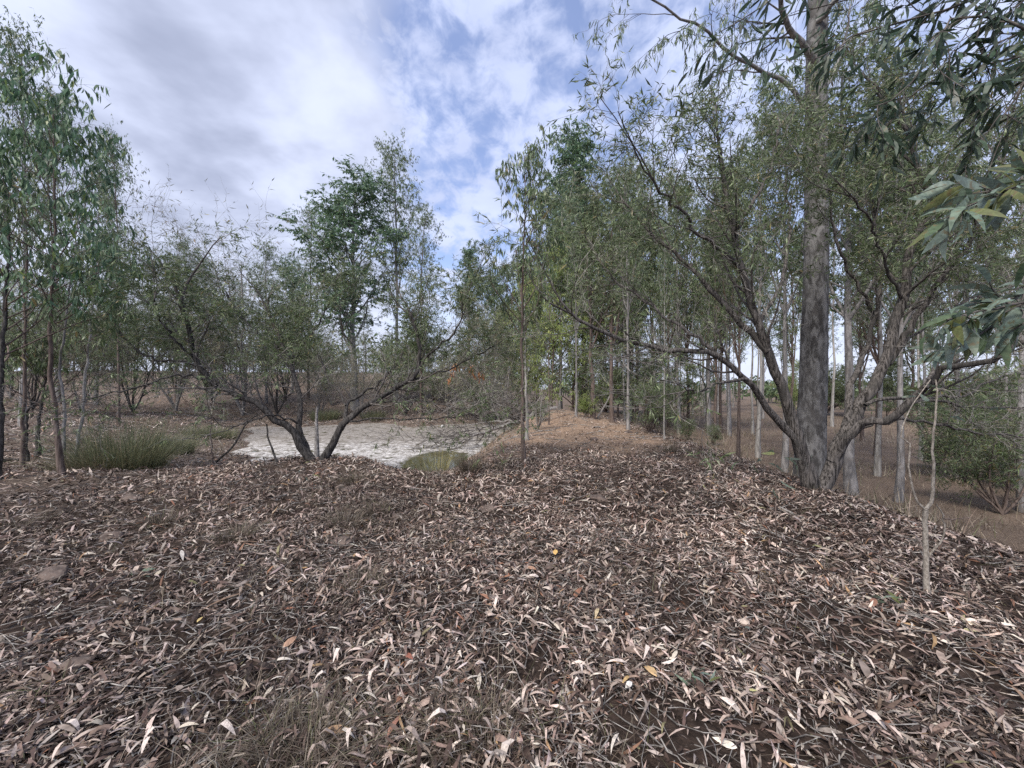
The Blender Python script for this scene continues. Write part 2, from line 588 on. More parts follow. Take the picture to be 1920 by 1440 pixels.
def build_ground():
    def axis(n, lim, s):
        u = np.linspace(-1, 1, n)
        return lim * np.sinh(u * s) / math.sinh(s)
    xs = axis(420, 420, 5.2)
    ys = axis(420, 420, 5.2) + 4.0
    X, Y = np.meshgrid(xs, ys)
    Z = hgt(X, Y)
    V = np.stack([X, Y, Z], -1).reshape(-1, 3)
    n = len(xs)
    i = np.arange(n * (len(ys) - 1)).reshape(len(ys) - 1, n)[:, :-1]
    Q = np.stack([i, i + 1, i + 1 + n, i + n], -1).reshape(-1, 4)
    m, t, b, out = new_mat("soil")
    at_ = nd(t, "ShaderNodeAttribute", attribute_name="col")
    sep = nd(t, "ShaderNodeSeparateColor")
    t.links.new(at_.outputs["Color"], sep.inputs[0])
    tc = nd(t, "ShaderNodeTexCoord")
    o = tc.outputs["Object"]
    fine = noise(t, o, 55.0, 5.0, 0.7)
    mid = noise(t, o, 14.0, 5.0, 0.65)
    big = noise(t, o, 0.9, 4.0, 0.6)
    spk = noise(t, o, 28.0, 3.0, 0.8, 1.0)
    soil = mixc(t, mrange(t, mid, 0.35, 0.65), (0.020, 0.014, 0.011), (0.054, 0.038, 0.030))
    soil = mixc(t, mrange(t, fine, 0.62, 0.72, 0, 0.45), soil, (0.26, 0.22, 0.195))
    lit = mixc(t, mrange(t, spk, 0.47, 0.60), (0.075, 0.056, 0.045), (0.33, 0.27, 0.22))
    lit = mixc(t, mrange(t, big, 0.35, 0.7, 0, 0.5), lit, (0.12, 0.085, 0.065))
    orange = mixc(t, mrange(t, mid, 0.3, 0.7), (0.24, 0.16, 0.108), (0.40, 0.29, 0.205))
    orange = mixc(t, mrange(t, fine, 0.55, 0.7, 0, 0.7), orange, (0.38, 0.29, 0.22))
    tan = mixc(t, mrange(t, big, 0.3, 0.7), (0.085, 0.062, 0.048), (0.18, 0.134, 0.102))
    tan = mixc(t, mrange(t, spk, 0.5, 0.65, 0, 0.6), tan, (0.30, 0.24, 0.18))
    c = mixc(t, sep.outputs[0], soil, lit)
    c = mixc(t, sep.outputs[1], c, orange)
    c = mixc(t, sep.outputs[2], c, tan)
    t.links.new(c, b.inputs["Base Color"])
    b.inputs["Roughness"].default_value = 0.95
    b.inputs["Specular IOR Level"].default_value = 0.15
    bump(t, b, mth(t, "ADD", spk, mth(t, "MULTIPLY", fine, 0.5)), 0.7, 0.03)
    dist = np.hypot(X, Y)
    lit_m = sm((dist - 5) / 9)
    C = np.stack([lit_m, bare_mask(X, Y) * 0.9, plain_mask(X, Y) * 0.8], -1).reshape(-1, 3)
    g = Geo().add(V, Q, None, C)
    return g.obj("ground", m, smooth=True, kind="structure")


ground = build_ground()


def build_pond():
    xs = np.linspace(-32, 4, 60)
    ys = np.linspace(7.5, 36, 50)
    X, Y = np.meshgrid(xs, ys)
    V = np.stack([X, Y, np.full_like(X, WATER)], -1).reshape(-1, 3)
    n = len(xs)
    i = np.arange(n * (len(ys) - 1)).reshape(len(ys) - 1, n)[:, :-1]
    Q = np.stack([i, i + 1, i + 1 + n, i + n], -1).reshape(-1, 4)
    keep = hgt(V[Q].mean(1)[:, 0], V[Q].mean(1)[:, 1]) < WATER + 0.35
    m, t, b, out = new_mat("pond_water")
    tc = nd(t, "ShaderNodeTexCoord")
    o = tc.outputs["Object"]
    mp = nd(t, "ShaderNodeMapping")
    mp.inputs["Location"].default_value = (2.45, -0.6 * 13.0, -WATER)
    mp.inputs["Scale"].default_value = (1.0, 0.6, 1.0)
    t.links.new(o, mp.inputs["Vector"])
    ln = nd(t, "ShaderNodeVectorMath", operation="LENGTH")
    t.links.new(mp.outputs[0], ln.inputs[0])
    n1 = noise(t, o, 2.2, 5.0, 0.62, 0.5)
    n2 = noise(t, o, 9.0, 6.0, 0.75)
    n3 = noise(t, o, 0.55, 3.0, 0.5)
    n4 = noise(t, o, 60.0, 3.0, 0.7)
    clear = mrange(t, mth(t, "ADD", ln.outputs["Value"], mth(t, "MULTIPLY", n1, 1.1)), 1.55, 1.75, 1.0, 0.0)
    gaps = mrange(t, mth(t, "ADD", n1, mth(t, "MULTIPLY", n2, 0.25)), 0.70, 0.78)
    water = mth(t, "MAXIMUM", clear, gaps)
    scum = mixc(t, mrange(t, n2, 0.40, 0.60), (0.21, 0.195, 0.18), (0.66, 0.64, 0.61))
    sepo = nd(t, "ShaderNodeSeparateXYZ")
    t.links.new(o, sepo.inputs[0])
    far = mrange(t, mth(t, "ADD", sepo.outputs[1], mth(t, "MULTIPLY", n1, 7.0)), 18.5, 21.5, 0.0, 0.6)
    scum = mixc(t, far, scum, (0.15, 0.125, 0.10))
    scum = mixc(t, mrange(t, n1, 0.48, 0.62, 0, 0.6), scum, (0.17, 0.15, 0.125))
    scum = mixc(t, mrange(t, n4, 0.60, 0.70, 0, 0.75), scum, (0.075, 0.062, 0.05))
    col = mixc(t, water, scum, (0.10, 0.095, 0.045))
    t.links.new(col, b.inputs["Base Color"])
    t.links.new(mrange(t, water, 0, 1, 0.85, 0.06), b.inputs["Roughness"])
    t.links.new(mrange(t, water, 0, 1, 0.2, 0.9), b.inputs["Specular IOR Level"])
    bump(t, b, mth(t, "MULTIPLY", n2, mth(t, "SUBTRACT", 1.0, water)), 0.5, 0.02)
    g = Geo().add(V, Q[keep])
    return g.obj("pond", m, smooth=True, kind="structure")


build_pond()

# ------------------------------------------------------------------ leaf litter
LITTER = [(0.43, 0.345, 0.295), (0.56, 0.475, 0.415), (0.255, 0.188, 0.155), (0.13, 0.090, 0.073), (0.055, 0.038, 0.031),
          (0.33, 0.285, 0.255), (0.70, 0.62, 0.55), (0.32, 0.165, 0.105), (0.42, 0.28, 0.155), (0.27, 0.255, 0.14)]
LITTER_W = [4.8, 4.2, 4.6, 5.6, 8.0, 3.0, 2.4, 0.4, 0.22, 0.12]


def ground_normal(x, y, e=0.04):
    gx = (hgt(x + e, y) - hgt(x - e, y)) / (2 * e)
    gy = (hgt(x, y + e) - hgt(x, y - e)) / (2 * e)
    return nrmz(np.stack([-gx, -gy, np.ones_like(gx)], -1))


def litter_keep(x, y):
    z = hgt(x, y)
    k = np.ones_like(x)
    k *= 0.32 + 0.68 * sm(0.68 + 1.5 * wav(x, y, 0.42, 8) + 0.5 * wav(x, y, 1.5, 4))
    k *= 1 - 0.86 * bare_mask(x, y)
    k *= 1 - 0.15 * plain_mask(x, y)
    k *= np.where(z < WATER + 0.03, 0.0, 1.0)
    # the scuffed patch of earth in front of the camera
    k *= 1 - 0.75 * np.exp(-(((x - 0.55) / 0.30) ** 2 + ((y - 1.85) / 0.22) ** 2))
    k *= 1 - 0.45 * np.exp(-(((x - 0.95) / 0.4) ** 2 + ((y - 1.75) / 0.3) ** 2))
    return k


def scatter(r0, r1, n, half=62):
    r = np.sqrt(rng.uniform(r0 * r0, r1 * r1, n))
    a = np.radians(rng.uniform(-half, half, n))
    return r * np.sin(a), r * np.cos(a)


def build_litter():
    g = Geo()
    for r0, r1, n, L, seg, half in ((0.0, 1.3, 5000, 0.064, 2, 180), (1.3, 5.0, 30000, 0.075, 1, 180), (1.3, 3.2, 27000, 0.062, 3, 62), (1.3, 3.2, 26000, 0.028, 2, 62), (3.2, 5.5, 50000, 0.066, 2, 62), (5.5, 9.0, 72000, 0.080, 2, 62), (9.0, 17.0, 85000, 0.12, 1, 62), (17.0, 32.0, 70000, 0.20, 1, 62), (32.0, 60.0, 40000, 0.32, 1, 62)):
        x, y = scatter(r0, r1, n, half)
        ok = rng.random(n) < litter_keep(x, y)
        if r0 == 1.3 and half == 180:
            ok &= np.abs(np.arctan2(x, y)) > math.radians(58)
        x, y = x[ok], y[ok]
        n = len(x)
        N0 = ground_normal(x, y)
        tilt = 0.44
        nr = nrmz(N0 + rng.normal(0, tilt, (n, 3)) * np.array([1, 1, 0.5]))
        yaw = rng.uniform(0, 2 * np.pi, n)
        ax = np.stack([np.cos(yaw), np.sin(yaw), np.zeros(n)], -1)
        ax = nrmz(ax - nr * np.sum(ax * nr, 1, keepdims=True))
        ln = np.minimum(L * rng.lognormal(0, 0.44, n), L * 1.9)
        lift = np.abs(rng.normal(0, 0.016, n)) + 0.004
        pos = np.stack([x, y, hgt(x, y) + lift], -1) - ax * (ln * 0.5)[:, None]
        hm = hgt(pos[:, 0], pos[:, 1])
        pos[:, 2] = np.maximum(pos[:, 2], hm + 0.003)
        V, Q, T, nv = leaf_geo(pos, ax, nr, ln, np.clip(ln * np.where(rng.random(n) < 0.07, rng.uniform(0.25, 0.40, n), rng.uniform(0.09, 0.20, n)), 0.006, 0.04), rng.normal(0, 0.24, n), rng.normal(0.3, 0.6, n), seg)
        c = palette(LITTER, LITTER_W, n, 0.16)
        if L < 0.05:
            c = c * 0.42                       # crumbled bits, colour darkened to paint in the black gaps between leaves
        c = c * np.array([0.96, 0.925, 0.905])
        # broad drifts of paler and darker leaves
        c = c * (0.88 + 0.30 * wav(x, y, 0.9, 2) - 0.20 * sm((-x + 0.3) / 2.5) * sm((8 - y) / 2))[:, None]
        bm = bare_mask(x, y)[:, None]
        c = c * (1 - 0.6 * bm) + np.array([0.36, 0.27, 0.20]) * 0.6 * bm
        g.add(V, Q, T, np.repeat(c, nv, 0))
    # strips of shed bark
    x, y = scatter(1.7, 12.0, 900)
    ok = (hgt(x, y) > WATER + 0.1) & (bare_mask(x, y) < 0.4)
    x, y = x[ok], y[ok]
    n = len(x)
    nr = nrmz(ground_normal(x, y) + rng.normal(0, 0.12, (n, 3)))
    yaw = rng.uniform(0, 6.283, n)
    ax = np.stack([np.cos(yaw), np.sin(yaw), np.zeros(n)], -1)
    ax = nrmz(ax - nr * np.sum(ax * nr, 1, keepdims=True))
    ln = rng.uniform(0.10, 0.34, n)
    V, Q, T, nv = leaf_geo(np.stack([x, y, hgt(x, y) + 0.03], -1) - ax * ln[:, None] * .5, ax, nr, ln, rng.uniform(0.008, 0.024, n), rng.normal(0, 0.12, n), rng.normal(0.1, 0.3, n), 3)
    g.add(V, Q, T, np.repeat(palette([(0.20, 0.13, 0.09), (0.12, 0.085, 0.065), (0.33, 0.27, 0.22)], [3, 3, 2], n, 0.2), nv, 0))
    return g.obj("leaf_litter", M["dry_leaf"], kind="stuff")


build_litter()


def build_pond_debris():
    g = Geo()
    n = 5200
    x, y = rng.uniform(-17, 0.5, n), 8 + 18 * rng.random(n) ** 1.2
    ok = (hgt(x, y) < WATER - 0.01) & (rng.random(n) < 0.15 + 0.85 * sm(0.35 + 1.5 * wav(x, y, 1.3, 3)))
    x, y = x[ok], y[ok]
    n = len(x)
    yaw = rng.uniform(0, 6.283, n)
    ax = np.stack([np.cos(yaw), np.sin(yaw), rng.normal(0, 0.05, n)], -1)
    ln = rng.uniform(0.05, 0.26, n)
    V, Q, T, nv = leaf_geo(np.stack([x, y, np.full(n, WATER + 0.012)], -1), ax, nrmz(np.array([0, 0, 1.0]) + rng.normal(0, 0.2, (n, 3))), ln, ln * rng.uniform(0.08, 0.2, n), rng.normal(0, 0.2, n), rng.uniform(0.1, 0.6, n), 2)
    g.add(V, Q, T, np.repeat(palette([(0.09, 0.07, 0.055), (0.20, 0.165, 0.13), (0.05, 0.04, 0.033), (0.34, 0.30, 0.25)], [5, 3, 4, 1.5], n, 0.2), nv, 0))
    return g.obj("floating_litter", M["dry_leaf"], kind="stuff")


build_pond_debris()


def build_near_leaves():
    """the fallen leaves that show largest: each a piece of the ground on its own"""
    protos = []
    for k in range(14):
        n = 1
        L = 0.5 + 0.5
        V, Q, T, nv = leaf_geo(np.array([[-0.5, 0, 0]]), np.array([[1.0, 0, 0]]), np.array([[0, 0, 1.0]]), np.array([L]),
                               np.array([rng.uniform(0.13, 0.24)]), np.array([rng.normal(0, 0.20)]), np.array([rng.normal(0.4, 0.7)]), 3)
        c = palette(LITTER[:7] + LITTER[7:9], LITTER_W[:7] + [0.6, 0.35], 1, 0.15)
        g = Geo().add(V, Q, T, np.repeat(c, nv, 0))
        protos.append(g.mesh("leaf", M["dry_leaf"]))
    x, y = scatter(1.75, 2.7, 2200, 54)
    ok = (rng.random(len(x)) < litter_keep(x, y) ** 1.5) & (np.abs(x / y) < 1.27) & (y > 1.66)
    x, y = x[ok][:296], y[ok][:296]
    N0 = ground_normal(x, y)
    for i in range(len(x)):
        o = bpy.data.objects.new("leaf", protos[i % 14])
        o.parent = ground
        nr = Vector(nrmz(N0[i] + rng.normal(0, 0.24, 3)))
        q = nr.to_track_quat("Z", "Y")
        o.rotation_mode = "QUATERNION"
        from mathutils import Quaternion
        o.rotation_quaternion = q @ Quaternion((0, 0, 1), rng.uniform(0, 6.283))
        o.location = (x[i], y[i], float(hgt(x[i], y[i])) + rng.uniform(0.022, 0.042))
        o.scale = (rng.uniform(0.055, 0.115),) * 3
        COL.objects.link(o)


build_near_leaves()


def build_ground_twigs():
    g = Geo()
    for r0, r1, n, rr in ((0.9, 4.5, 3400, 0.0022), (4.5, 11, 3200, 0.004), (11, 34, 4200, 0.011)):
        x, y = scatter(r0, r1, n)
        ok = hgt(x, y) > WATER + 0.05
        x, y = x[ok], y[ok]
        n = len(x)
        yaw = rng.uniform(0, 6.283, n)
        L = rng.lognormal(-1.9 + (1.2 if r0 > 10 else 0), 0.6, n)
        K = 4
        s = np.linspace(-0.5, 0.5, K)
        P = np.zeros((n, K, 3))
        P[..., 0] = x[:, None] + np.cos(yaw)[:, None] * s * L[:, None]
        P[..., 1] = y[:, None] + np.sin(yaw)[:, None] * s * L[:, None]
        P[..., :2] += rng.normal(0, 0.05, (n, K, 2)) * L[:, None, None]
        P[..., 2] = hgt(P[..., 0], P[..., 1]) + rng.uniform(0.008, 0.035, (n, 1)) + rng.normal(0, 0.006, (n, K))
        R = rng.uniform(0.5, 1.6, (n, 1)) * rr * np.linspace(1.1, 0.6, K)[None]
        g.add(*tubes(P, R, 3))
    return g.obj("twig_litter", M["twig"], kind="stuff")


build_ground_twigs()


def blades(x, y, hmin, hmax, width, lean, cols, w, droop=0.5, K=4, z=None, yaw=None):
    """grass blades as narrow curved strips"""
    n = len(x)
    if yaw is None:
        yaw = rng.uniform(0, 6.283, n)
    H = rng.uniform(hmin, hmax, n)
    ln = np.abs(rng.normal(0, lean, n)) + 0.04
    s = np.linspace(0, 1, K)
    out = ln[:, None] * s + droop * ln[:, None] * s ** 2.4
    up = s - 0.45 * droop * ln[:, None] * s ** 2.2
    P = np.zeros((n, K, 3))
    P[..., 0] = x[:, None] + np.cos(yaw)[:, None] * out * H[:, None]
    P[..., 1] = y[:, None] + np.sin(yaw)[:, None] * out * H[:, None]
    P[..., 2] = (hgt(x, y) if z is None else z)[:, None] - 0.01 + up * H[:, None]
    a = yaw + np.pi / 2 + rng.normal(0, 0.7, n)
    sd = np.stack([np.cos(a), np.sin(a), np.zeros(n)], -1)
    wd = width * np.array([1.0, 0.85, 0.6, 0.12])[:K] if K == 4 else width * np.linspace(1, 0.12, K)
    V = np.stack([P + sd[:, None] * wd[None, :, None] * 0.5, P - sd[:, None] * wd[None, :, None] * 0.5], 2).reshape(-1, 3)
    i = (np.arange(n) * K * 2)[:, None] + (np.arange(K - 1) * 2)[None]
    i = i.ravel()
    Q = np.stack([i, i + 1, i + 3, i + 2], -1)
    return V, Q, np.repeat(palette(cols, w, n, 0.15), K * 2, 0)


DRY = ([(0.15, 0.120, 0.09), (0.26, 0.22, 0.165), (0.085, 0.066, 0.05), (0.12, 0.125, 0.06)], [4, 2, 5, 1])


def build_grass():
    g = Geo()
    # wisps in clumps through the litter, thickest on the pond side of the camera
    cx, cy = scatter(1.4, 7.5, 900)
    k = np.clip(0.14 + 0.8 * sm((0.6 - cx) / 2.5) * sm(0.6 + 1.3 * wav(cx, cy, 1.1, 6)), 0, 1) * sm((7.6 - cy) / 0.5)
    ok = rng.random(len(cx)) < k
    cx, cy = cx[ok], cy[ok]
    m = 26
    x = np.repeat(cx, m) + rng.normal(0, 0.075, len(cx) * m)
    y = np.repeat(cy, m) + rng.normal(0, 0.075, len(cx) * m)
    g.add(*(lambda V, Q, C: (V, Q, None, C))(*blades(x, y, 0.05, 0.19, 0.0032, 0.8, *DRY, droop=1.0)))
    # a tangle at the bottom of the view
    x = rng.normal(-0.75, 0.42, 900)
    y = rng.normal(1.72, 0.16, 900)
    g.add(*(lambda V, Q, C: (V, Q, None, C))(*blades(x, y, 0.06, 0.2, 0.003, 1.0, *DRY, droop=1.1)))
    # dry grass of the lower flat and the far side of the wall
    x = rng.uniform(3.5, 44, 52000)
    y = 5.5 + 36 * rng.random(52000) ** 1.4
    ok = (hgt(x, y) < -0.35) & (np.abs(x / y) < 1.55) & (rng.random(len(x)) < 0.25 + 0.75 * sm(0.4 + 1.4 * wav(x, y, 2.2, 3)))
    x, y = x[ok], y[ok]
    g.add(*(lambda V, Q, C: (V, Q, None, C))(*blades(x, y, 0.12, 0.55, 0.013, 0.55, [(0.27, 0.215, 0.155), (0.40, 0.34, 0.26), (0.14, 0.10, 0.075), (0.15, 0.16, 0.085)], [5, 4, 3, 1.6])))
    # tops of the wall's far shoulder, and the pond margin
    x = rng.uniform(3.2, 5.6, 3000)
    y = rng.uniform(7, 20, 3000)
    ok = hgt(x, y) < -0.1
    g.add(*(lambda V, Q, C: (V, Q, None, C))(*blades(x[ok], y[ok], 0.08, 0.35, 0.006, 0.5, *DRY)))
    x = rng.uniform(-20, 0, 16000)
    y = rng.uniform(6.8, 34, 16000)
    z = hgt(x, y)
    ok = (z > WATER - 0.04) & (z < WATER + 0.75) & (rng.random(len(x)) < sm(0.6 + 1.5 * wav(x, y, 1.4, 2)))
    g.add(*(lambda V, Q, C: (V, Q, None, C))(*blades(x[ok], y[ok], 0.1, 0.36, 0.008, 0.5, [(0.22, 0.19, 0.12), (0.28, 0.24, 0.16), (0.13, 0.13, 0.075)], [4, 3, 3])))
    return g.obj("dry_grass", M["blade"], kind="stuff")


build_grass()
# ------------------------------------------------------------------ tree kinds for the woodland
def gum_kind(H, r, cb, nb, blen, n2, n3, m, L, wr, pal, bark, droop, ang=(0.5, 1.0), up=0.12, lean=0.02, seg=1, fork=False, twigm="twig", fan=0.5):
    """a gum: tapered stem, ascending limbs from height fraction cb, twigs, hanging leaves. Returns the three meshes"""
    K = 12
    s = np.linspace(0, 1, K)
    trunk = np.zeros((1, K, 3))
    trunk[0, :, 2] = H * s - 0.15
    w = np.cumsum(rng.normal(0, lean, (K, 2)), 0) * H * 0.12
    trunk[0, :, :2] = w - w[0]
    R = tap(r, r * 0.16, K, r * 0.35)[None]
    g = Geo().add(*tubes(trunk, R, 9, 0.04))

    def ln(t):
        u = (np.clip(t, cb, 1) - cb) / (1 - cb)
        return blen * H * (0.35 + 0.9 * np.sin(np.pi * np.clip(u * 0.75 + 0.22, 0, 1))) * (1 - 0.45 * u)
    B, BR = grow(trunk, R, nb, cb, 0.985, ang, ln, 7, 0.13, up, 0.5, 0.006, 0.3, even=True)
    if fork:
        B2, BR2 = grow(trunk, R, 2, cb * 0.75, cb, (0.35, 0.5), lambda t: np.full(len(t), H * 0.42), 7, 0.08, 0.2, 0.7, 0.01, 0.35)
        B, BR = np.concatenate([B, B2]), np.concatenate([BR, BR2])
    g.add(*tubes(B, BR, 5))
    C, CR = grow(B, BR, n2, 0.25, 1.0, (0.4, 1.0), lambda t: np.full(len(t), blen * H * 0.42), 5, 0.18, 0.06, 0.55, 0.004)
    tw = Geo().add(*tubes(C, CR, 3))
    D, DR = grow(C, CR, n3, 0.2, 1.0, (0.4, 1.1), lambda t: np.full(len(t), blen * H * 0.2), 4, 0.2, -0.1 * droop, 0.6, 0.0025)
    tw.add(*tubes(D, DR, 3))
    f = Geo()
    foliage(f, D, m, L, wr, pal, seg, droop, 0.1, fan)
    return g.mesh("trunk", M[bark], smooth=True), tw.mesh("twigs", M[twigm]), f.mesh("foliage", M["leaf"])


def wattle_kind(H, stems, r, n1, n2, n3, m, L, wr, pal, bark, spreadang=(0.15, 0.7), twigm="twig", low=0.12):
    """a many-stemmed wattle with a broad twiggy crown"""
    root = np.zeros((1, 3, 3))
    root[0, :, 2] = [-0.15, 0.0, 0.12]
    RR = np.full((1, 3), r)
    S, SR = grow(root, RR, stems, 0.45, 0.95, spreadang, lambda t: np.full(len(t), H * 0.8), 9, 0.10, 0.10, 0.9, 0.01, 0.3)
    g = Geo().add(*tubes(root, RR * 1.25, 8, 0.06)).add(*tubes(S, SR, 7, 0.05))
    B, BR = grow(S, SR, n1, low, 1.0, (0.35, 0.9), lambda t: H * 0.40 * (1.15 - 0.5 * t), 6, 0.14, 0.10, 0.5, 0.005, 0.35)
    g.add(*tubes(B, BR, 4))
    C, CR = grow(B, BR, n2, 0.2, 1.0, (0.4, 1.1), lambda t: np.full(len(t), H * 0.2), 5, 0.20, 0.06, 0.5, 0.003)
    D, DR = grow(C, CR, n3, 0.1, 1.0, (0.4, 1.2), lambda t: np.full(len(t), H * 0.1), 4, 0.22, 0.0, 0.6, 0.0018)
    tw = Geo().add(*tubes(C, CR, 3)).add(*tubes(D, DR, 3))
    f = Geo()
    foliage(f, D, m, L, wr, pal, 1, 0.3, 0.1, 0.6)
    return g.mesh("trunk", M[bark], smooth=True), tw.mesh("twigs", M[twigm]), f.mesh("foliage", M["leaf"])


KIND = {}


def kind(key, meshes, H):
    KIND[key] = (meshes, H)


kind("airy_gum", gum_kind(14, 0.12, 0.34, 28, 0.20, 6, 5, 8, 0.19, 0.24, "gum", "gum_bark", 0.75, (0.35, 0.8), 0.22), 14)
kind("airy_gum_b", gum_kind(14, 0.11, 0.32, 28, 0.20, 6, 5, 8, 0.18, 0.24, "gum", "brown_bark", 0.7, (0.35, 0.8), 0.2, 0.03), 14)
kind("dense_gum", gum_kind(14, 0.14, 0.27, 36, 0.20, 7, 6, 13, 0.20, 0.25, "blue", "gum_bark", 0.7, (0.45, 0.9), 0.16), 14)
kind("dense_gum_b", gum_kind(14, 0.14, 0.30, 34, 0.17, 7, 6, 13, 0.20, 0.25, "blue", "brown_bark", 0.75, (0.4, 0.8), 0.2), 14)
kind("pole_gum", gum_kind(14, 0.10, 0.46, 22, 0.18, 6, 5, 9, 0.20, 0.24, "gum", "pale_bark", 0.75, (0.4, 0.9), 0.18, 0.035), 14)
kind("pole_gum_b", gum_kind(14, 0.11, 0.42, 24, 0.18, 6, 5, 9, 0.20, 0.24, "gum", "gum_bark", 0.75, (0.4, 0.9), 0.18, 0.02, fork=True), 14)
kind("yellow_gum", gum_kind(14, 0.11, 0.48, 20, 0.18, 6, 5, 9, 0.20, 0.24, "gum", "yellow_bark", 0.75, (0.4, 0.9), 0.18, 0.035), 14)
kind("dark_gum", gum_kind(14, 0.14, 0.32, 26, 0.18, 6, 5, 10, 0.20, 0.24, "wattle", "brown_bark", 0.7, (0.4, 0.9), 0.14, 0.03, fork=True), 14)
kind("bright_sapling", gum_kind(8, 0.05, 0.08, 40, 0.24, 7, 6, 9, 0.16, 0.16, "bright", "brown_bark", 0.75, (0.6, 1.1), 0.05), 8)
kind("olive_sapling", gum_kind(8, 0.05, 0.12, 36, 0.24, 7, 6, 12, 0.16, 0.15, "wattle", "brown_bark", 0.7, (0.6, 1.1), 0.05), 8)
kind("grey_wattle", wattle_kind(6, 6, 0.04, 10, 5, 4, 9, 0.14, 0.15, "grey", "twig"), 6)
kind("grey_wattle_b", wattle_kind(6, 5, 0.042, 11, 5, 4, 10, 0.14, 0.15, "wattle", "dark_bark", (0.1, 0.5)), 6)
kind("bare_wattle", wattle_kind(6, 5, 0.036, 11, 6, 4, 3, 0.13, 0.15, "grey", "dead_wood", (0.1, 0.45)), 6)
kind("green_bush", wattle_kind(2.0, 7, 0.025, 7, 5, 4, 9, 0.10, 0.24, "bright", "brown_bark", (0.2, 0.9), low=0.1), 2.0)
kind("olive_bush", wattle_kind(2.4, 7, 0.03, 8, 5, 4, 8, 0.11, 0.18, "wattle", "brown_bark", (0.2, 0.9), low=0.1), 2.4)

NAMES = {"airy_gum": "gum_tree", "airy_gum_b": "gum_tree", "dense_gum": "gum_tree", "dense_gum_b": "gum_tree", "pole_gum": "gum_tree", "pole_gum_b": "gum_tree",
         "yellow_gum": "gum_tree", "dark_gum": "gum_tree", "bright_sapling": "sapling", "olive_sapling": "sapling", "grey_wattle": "wattle_tree", "grey_wattle_b": "wattle_tree",
         "bare_wattle": "wattle_tree", "green_bush": "bush", "olive_bush": "bush"}
CATS = {"gum_tree": "tree", "sapling": "young tree", "wattle_tree": "tree", "bush": "bush"}
FIRST = {}


def plant(key, loc, height, label, group=None, wide=1.0, rot=None):
    meshes, H = KIND[key]
    s = height / H
    rot = rng.uniform(0, 6.283) if rot is None else rot
    nm = NAMES[key]
    if key not in FIRST:
        t = thing(nm, label, CATS[nm], loc, group)
        for me, n in zip(meshes, ("trunk", "twigs", "foliage")):
            o = bpy.data.objects.new(n, me)
            o.parent = t
            COL.objects.link(o)
            if n != "trunk":
                o["kind"] = "stuff"
        t.rotation_euler = (0, 0, rot)
        t.scale = (s * wide, s * wide, s)
        FIRST[key] = t
        return t
    r = dup(FIRST[key], loc, rot, (s * wide, s), label, group)
    if not group and "group" in r:
        del r["group"]
    return r


def tree_px(key, px, Y, top, label, group=None, wide=1.0):
    """a woodland tree standing at depth Y below pixel column px, its tip at pixel row top"""
    p = foot(px, Y)
    h = EZ + (720 - top) / F * Y - p[2]
    return plant(key, p, h, label, group, wide)


# trees across the pond
A = "gum trees rising across the pond"
tree_px("dense_gum", 668, 30, 358, "dense blue-green gum with a broad rounded crown across the pond", A, 1.75)
tree_px("airy_gum", 742, 31, 298, "tallest open gum across the pond, its thin tip above the dense blue-green crown", A, 1.0)
tree_px("airy_gum_b", 578, 33, 392, "thin open gum just past the pond, beside the rounded blue-green crown", A, 0.8)
tree_px("airy_gum_b", 790, 27, 410, "gum with loose side sprays between the tall open gum and the crest sapling", A, 0.9)
tree_px("dense_gum_b", 1098, 31, 268, "tall narrow blue-green gum beyond the end of the dam wall", A, 1.25)
tree_px("dense_gum", 1052, 29, 372, "lower blue-green gum leaning against the tall narrow one", A, 0.8)
tree_px("airy_gum", 1180, 30, 330, "open gum half hidden by the spreading wattle beyond the dam wall", A, 0.9)
tree_px("airy_gum", 500, 30, 470, "small open gum behind the bare upright twigs across the pond", A, 0.9)
tree_px("dense_gum_b", 880, 40, 470, "far gum filling the gap behind the crest sapling", A, 1.0)
tree_px("airy_gum_b", 330, 30, 455, "gum with a thin crown on the leafy hillside past the sedge", A, 0.9)
tree_px("pole_gum", 180, 24, 300, "pale gum behind the drooping gum on the pond's near corner", A, 0.9)
tree_px("airy_gum_b", 222, 17, 268, "gum with round leafy tufts just behind the drooping gum", A, 0.62)
tree_px("airy_gum", 42, 14, 98, "tall open-topped gum standing over the drooping gum at the frame edge", A, 0.80)
tree_px("airy_gum", 110, 22, 210, "slim gum seen through the drooping crown by the pond corner", A, 0.8)

# scrub across the pond
B_ = "grey wattles on the far bank of the pond"
rows = [(455, 27, 400, "bare_wattle", "bare grey wattle with upright twigs above the spreading wattle"),
        (520, 26, 560, "grey_wattle_b", "grey-leaved wattle just behind the spreading wattle's upright limb"),
        (330, 25, 500, "grey_wattle", "rounded grey wattle on the hillside above the sedge clump"),
        (400, 30, 520, "grey_wattle_b", "olive wattle on the hillside between the sedge and the bare grey wattle"),
        (600, 27, 640, "bare_wattle", "leafless wattle on the far bank below the rounded blue-green gum"),
        (680, 26, 645, "grey_wattle", "low grey wattle on the far bank below the tallest open gum"),
        (760, 27, 630, "grey_wattle_b", "twiggy wattle on the far bank behind the right-leaning limb"),
        (840, 27, 600, "bare_wattle", "bare pale wattle beside the orange dead leaves"),
        (905, 25, 560, "grey_wattle", "grey wattle at the far corner of the pond, next to the fallen tree"),
        (945, 22, 590, "bare_wattle", "pale bare stems at the head of the fallen tree"),
        (960, 29, 500, "olive_sapling", "olive sapling behind the pale bare stems"),
        (250, 22, 545, "grey_wattle_b", "dull wattle behind the big sedge clump"),
        (150, 20, 560, "grey_wattle", "grey wattle on the slope behind the leaning red-brown stem"),
        (60, 18, 540, "grey_wattle_b", "dull wattle on the slope behind the two dark stems"),
        (20, 22, 500, "grey_wattle", "grey wattle high on the slope at the frame edge")]
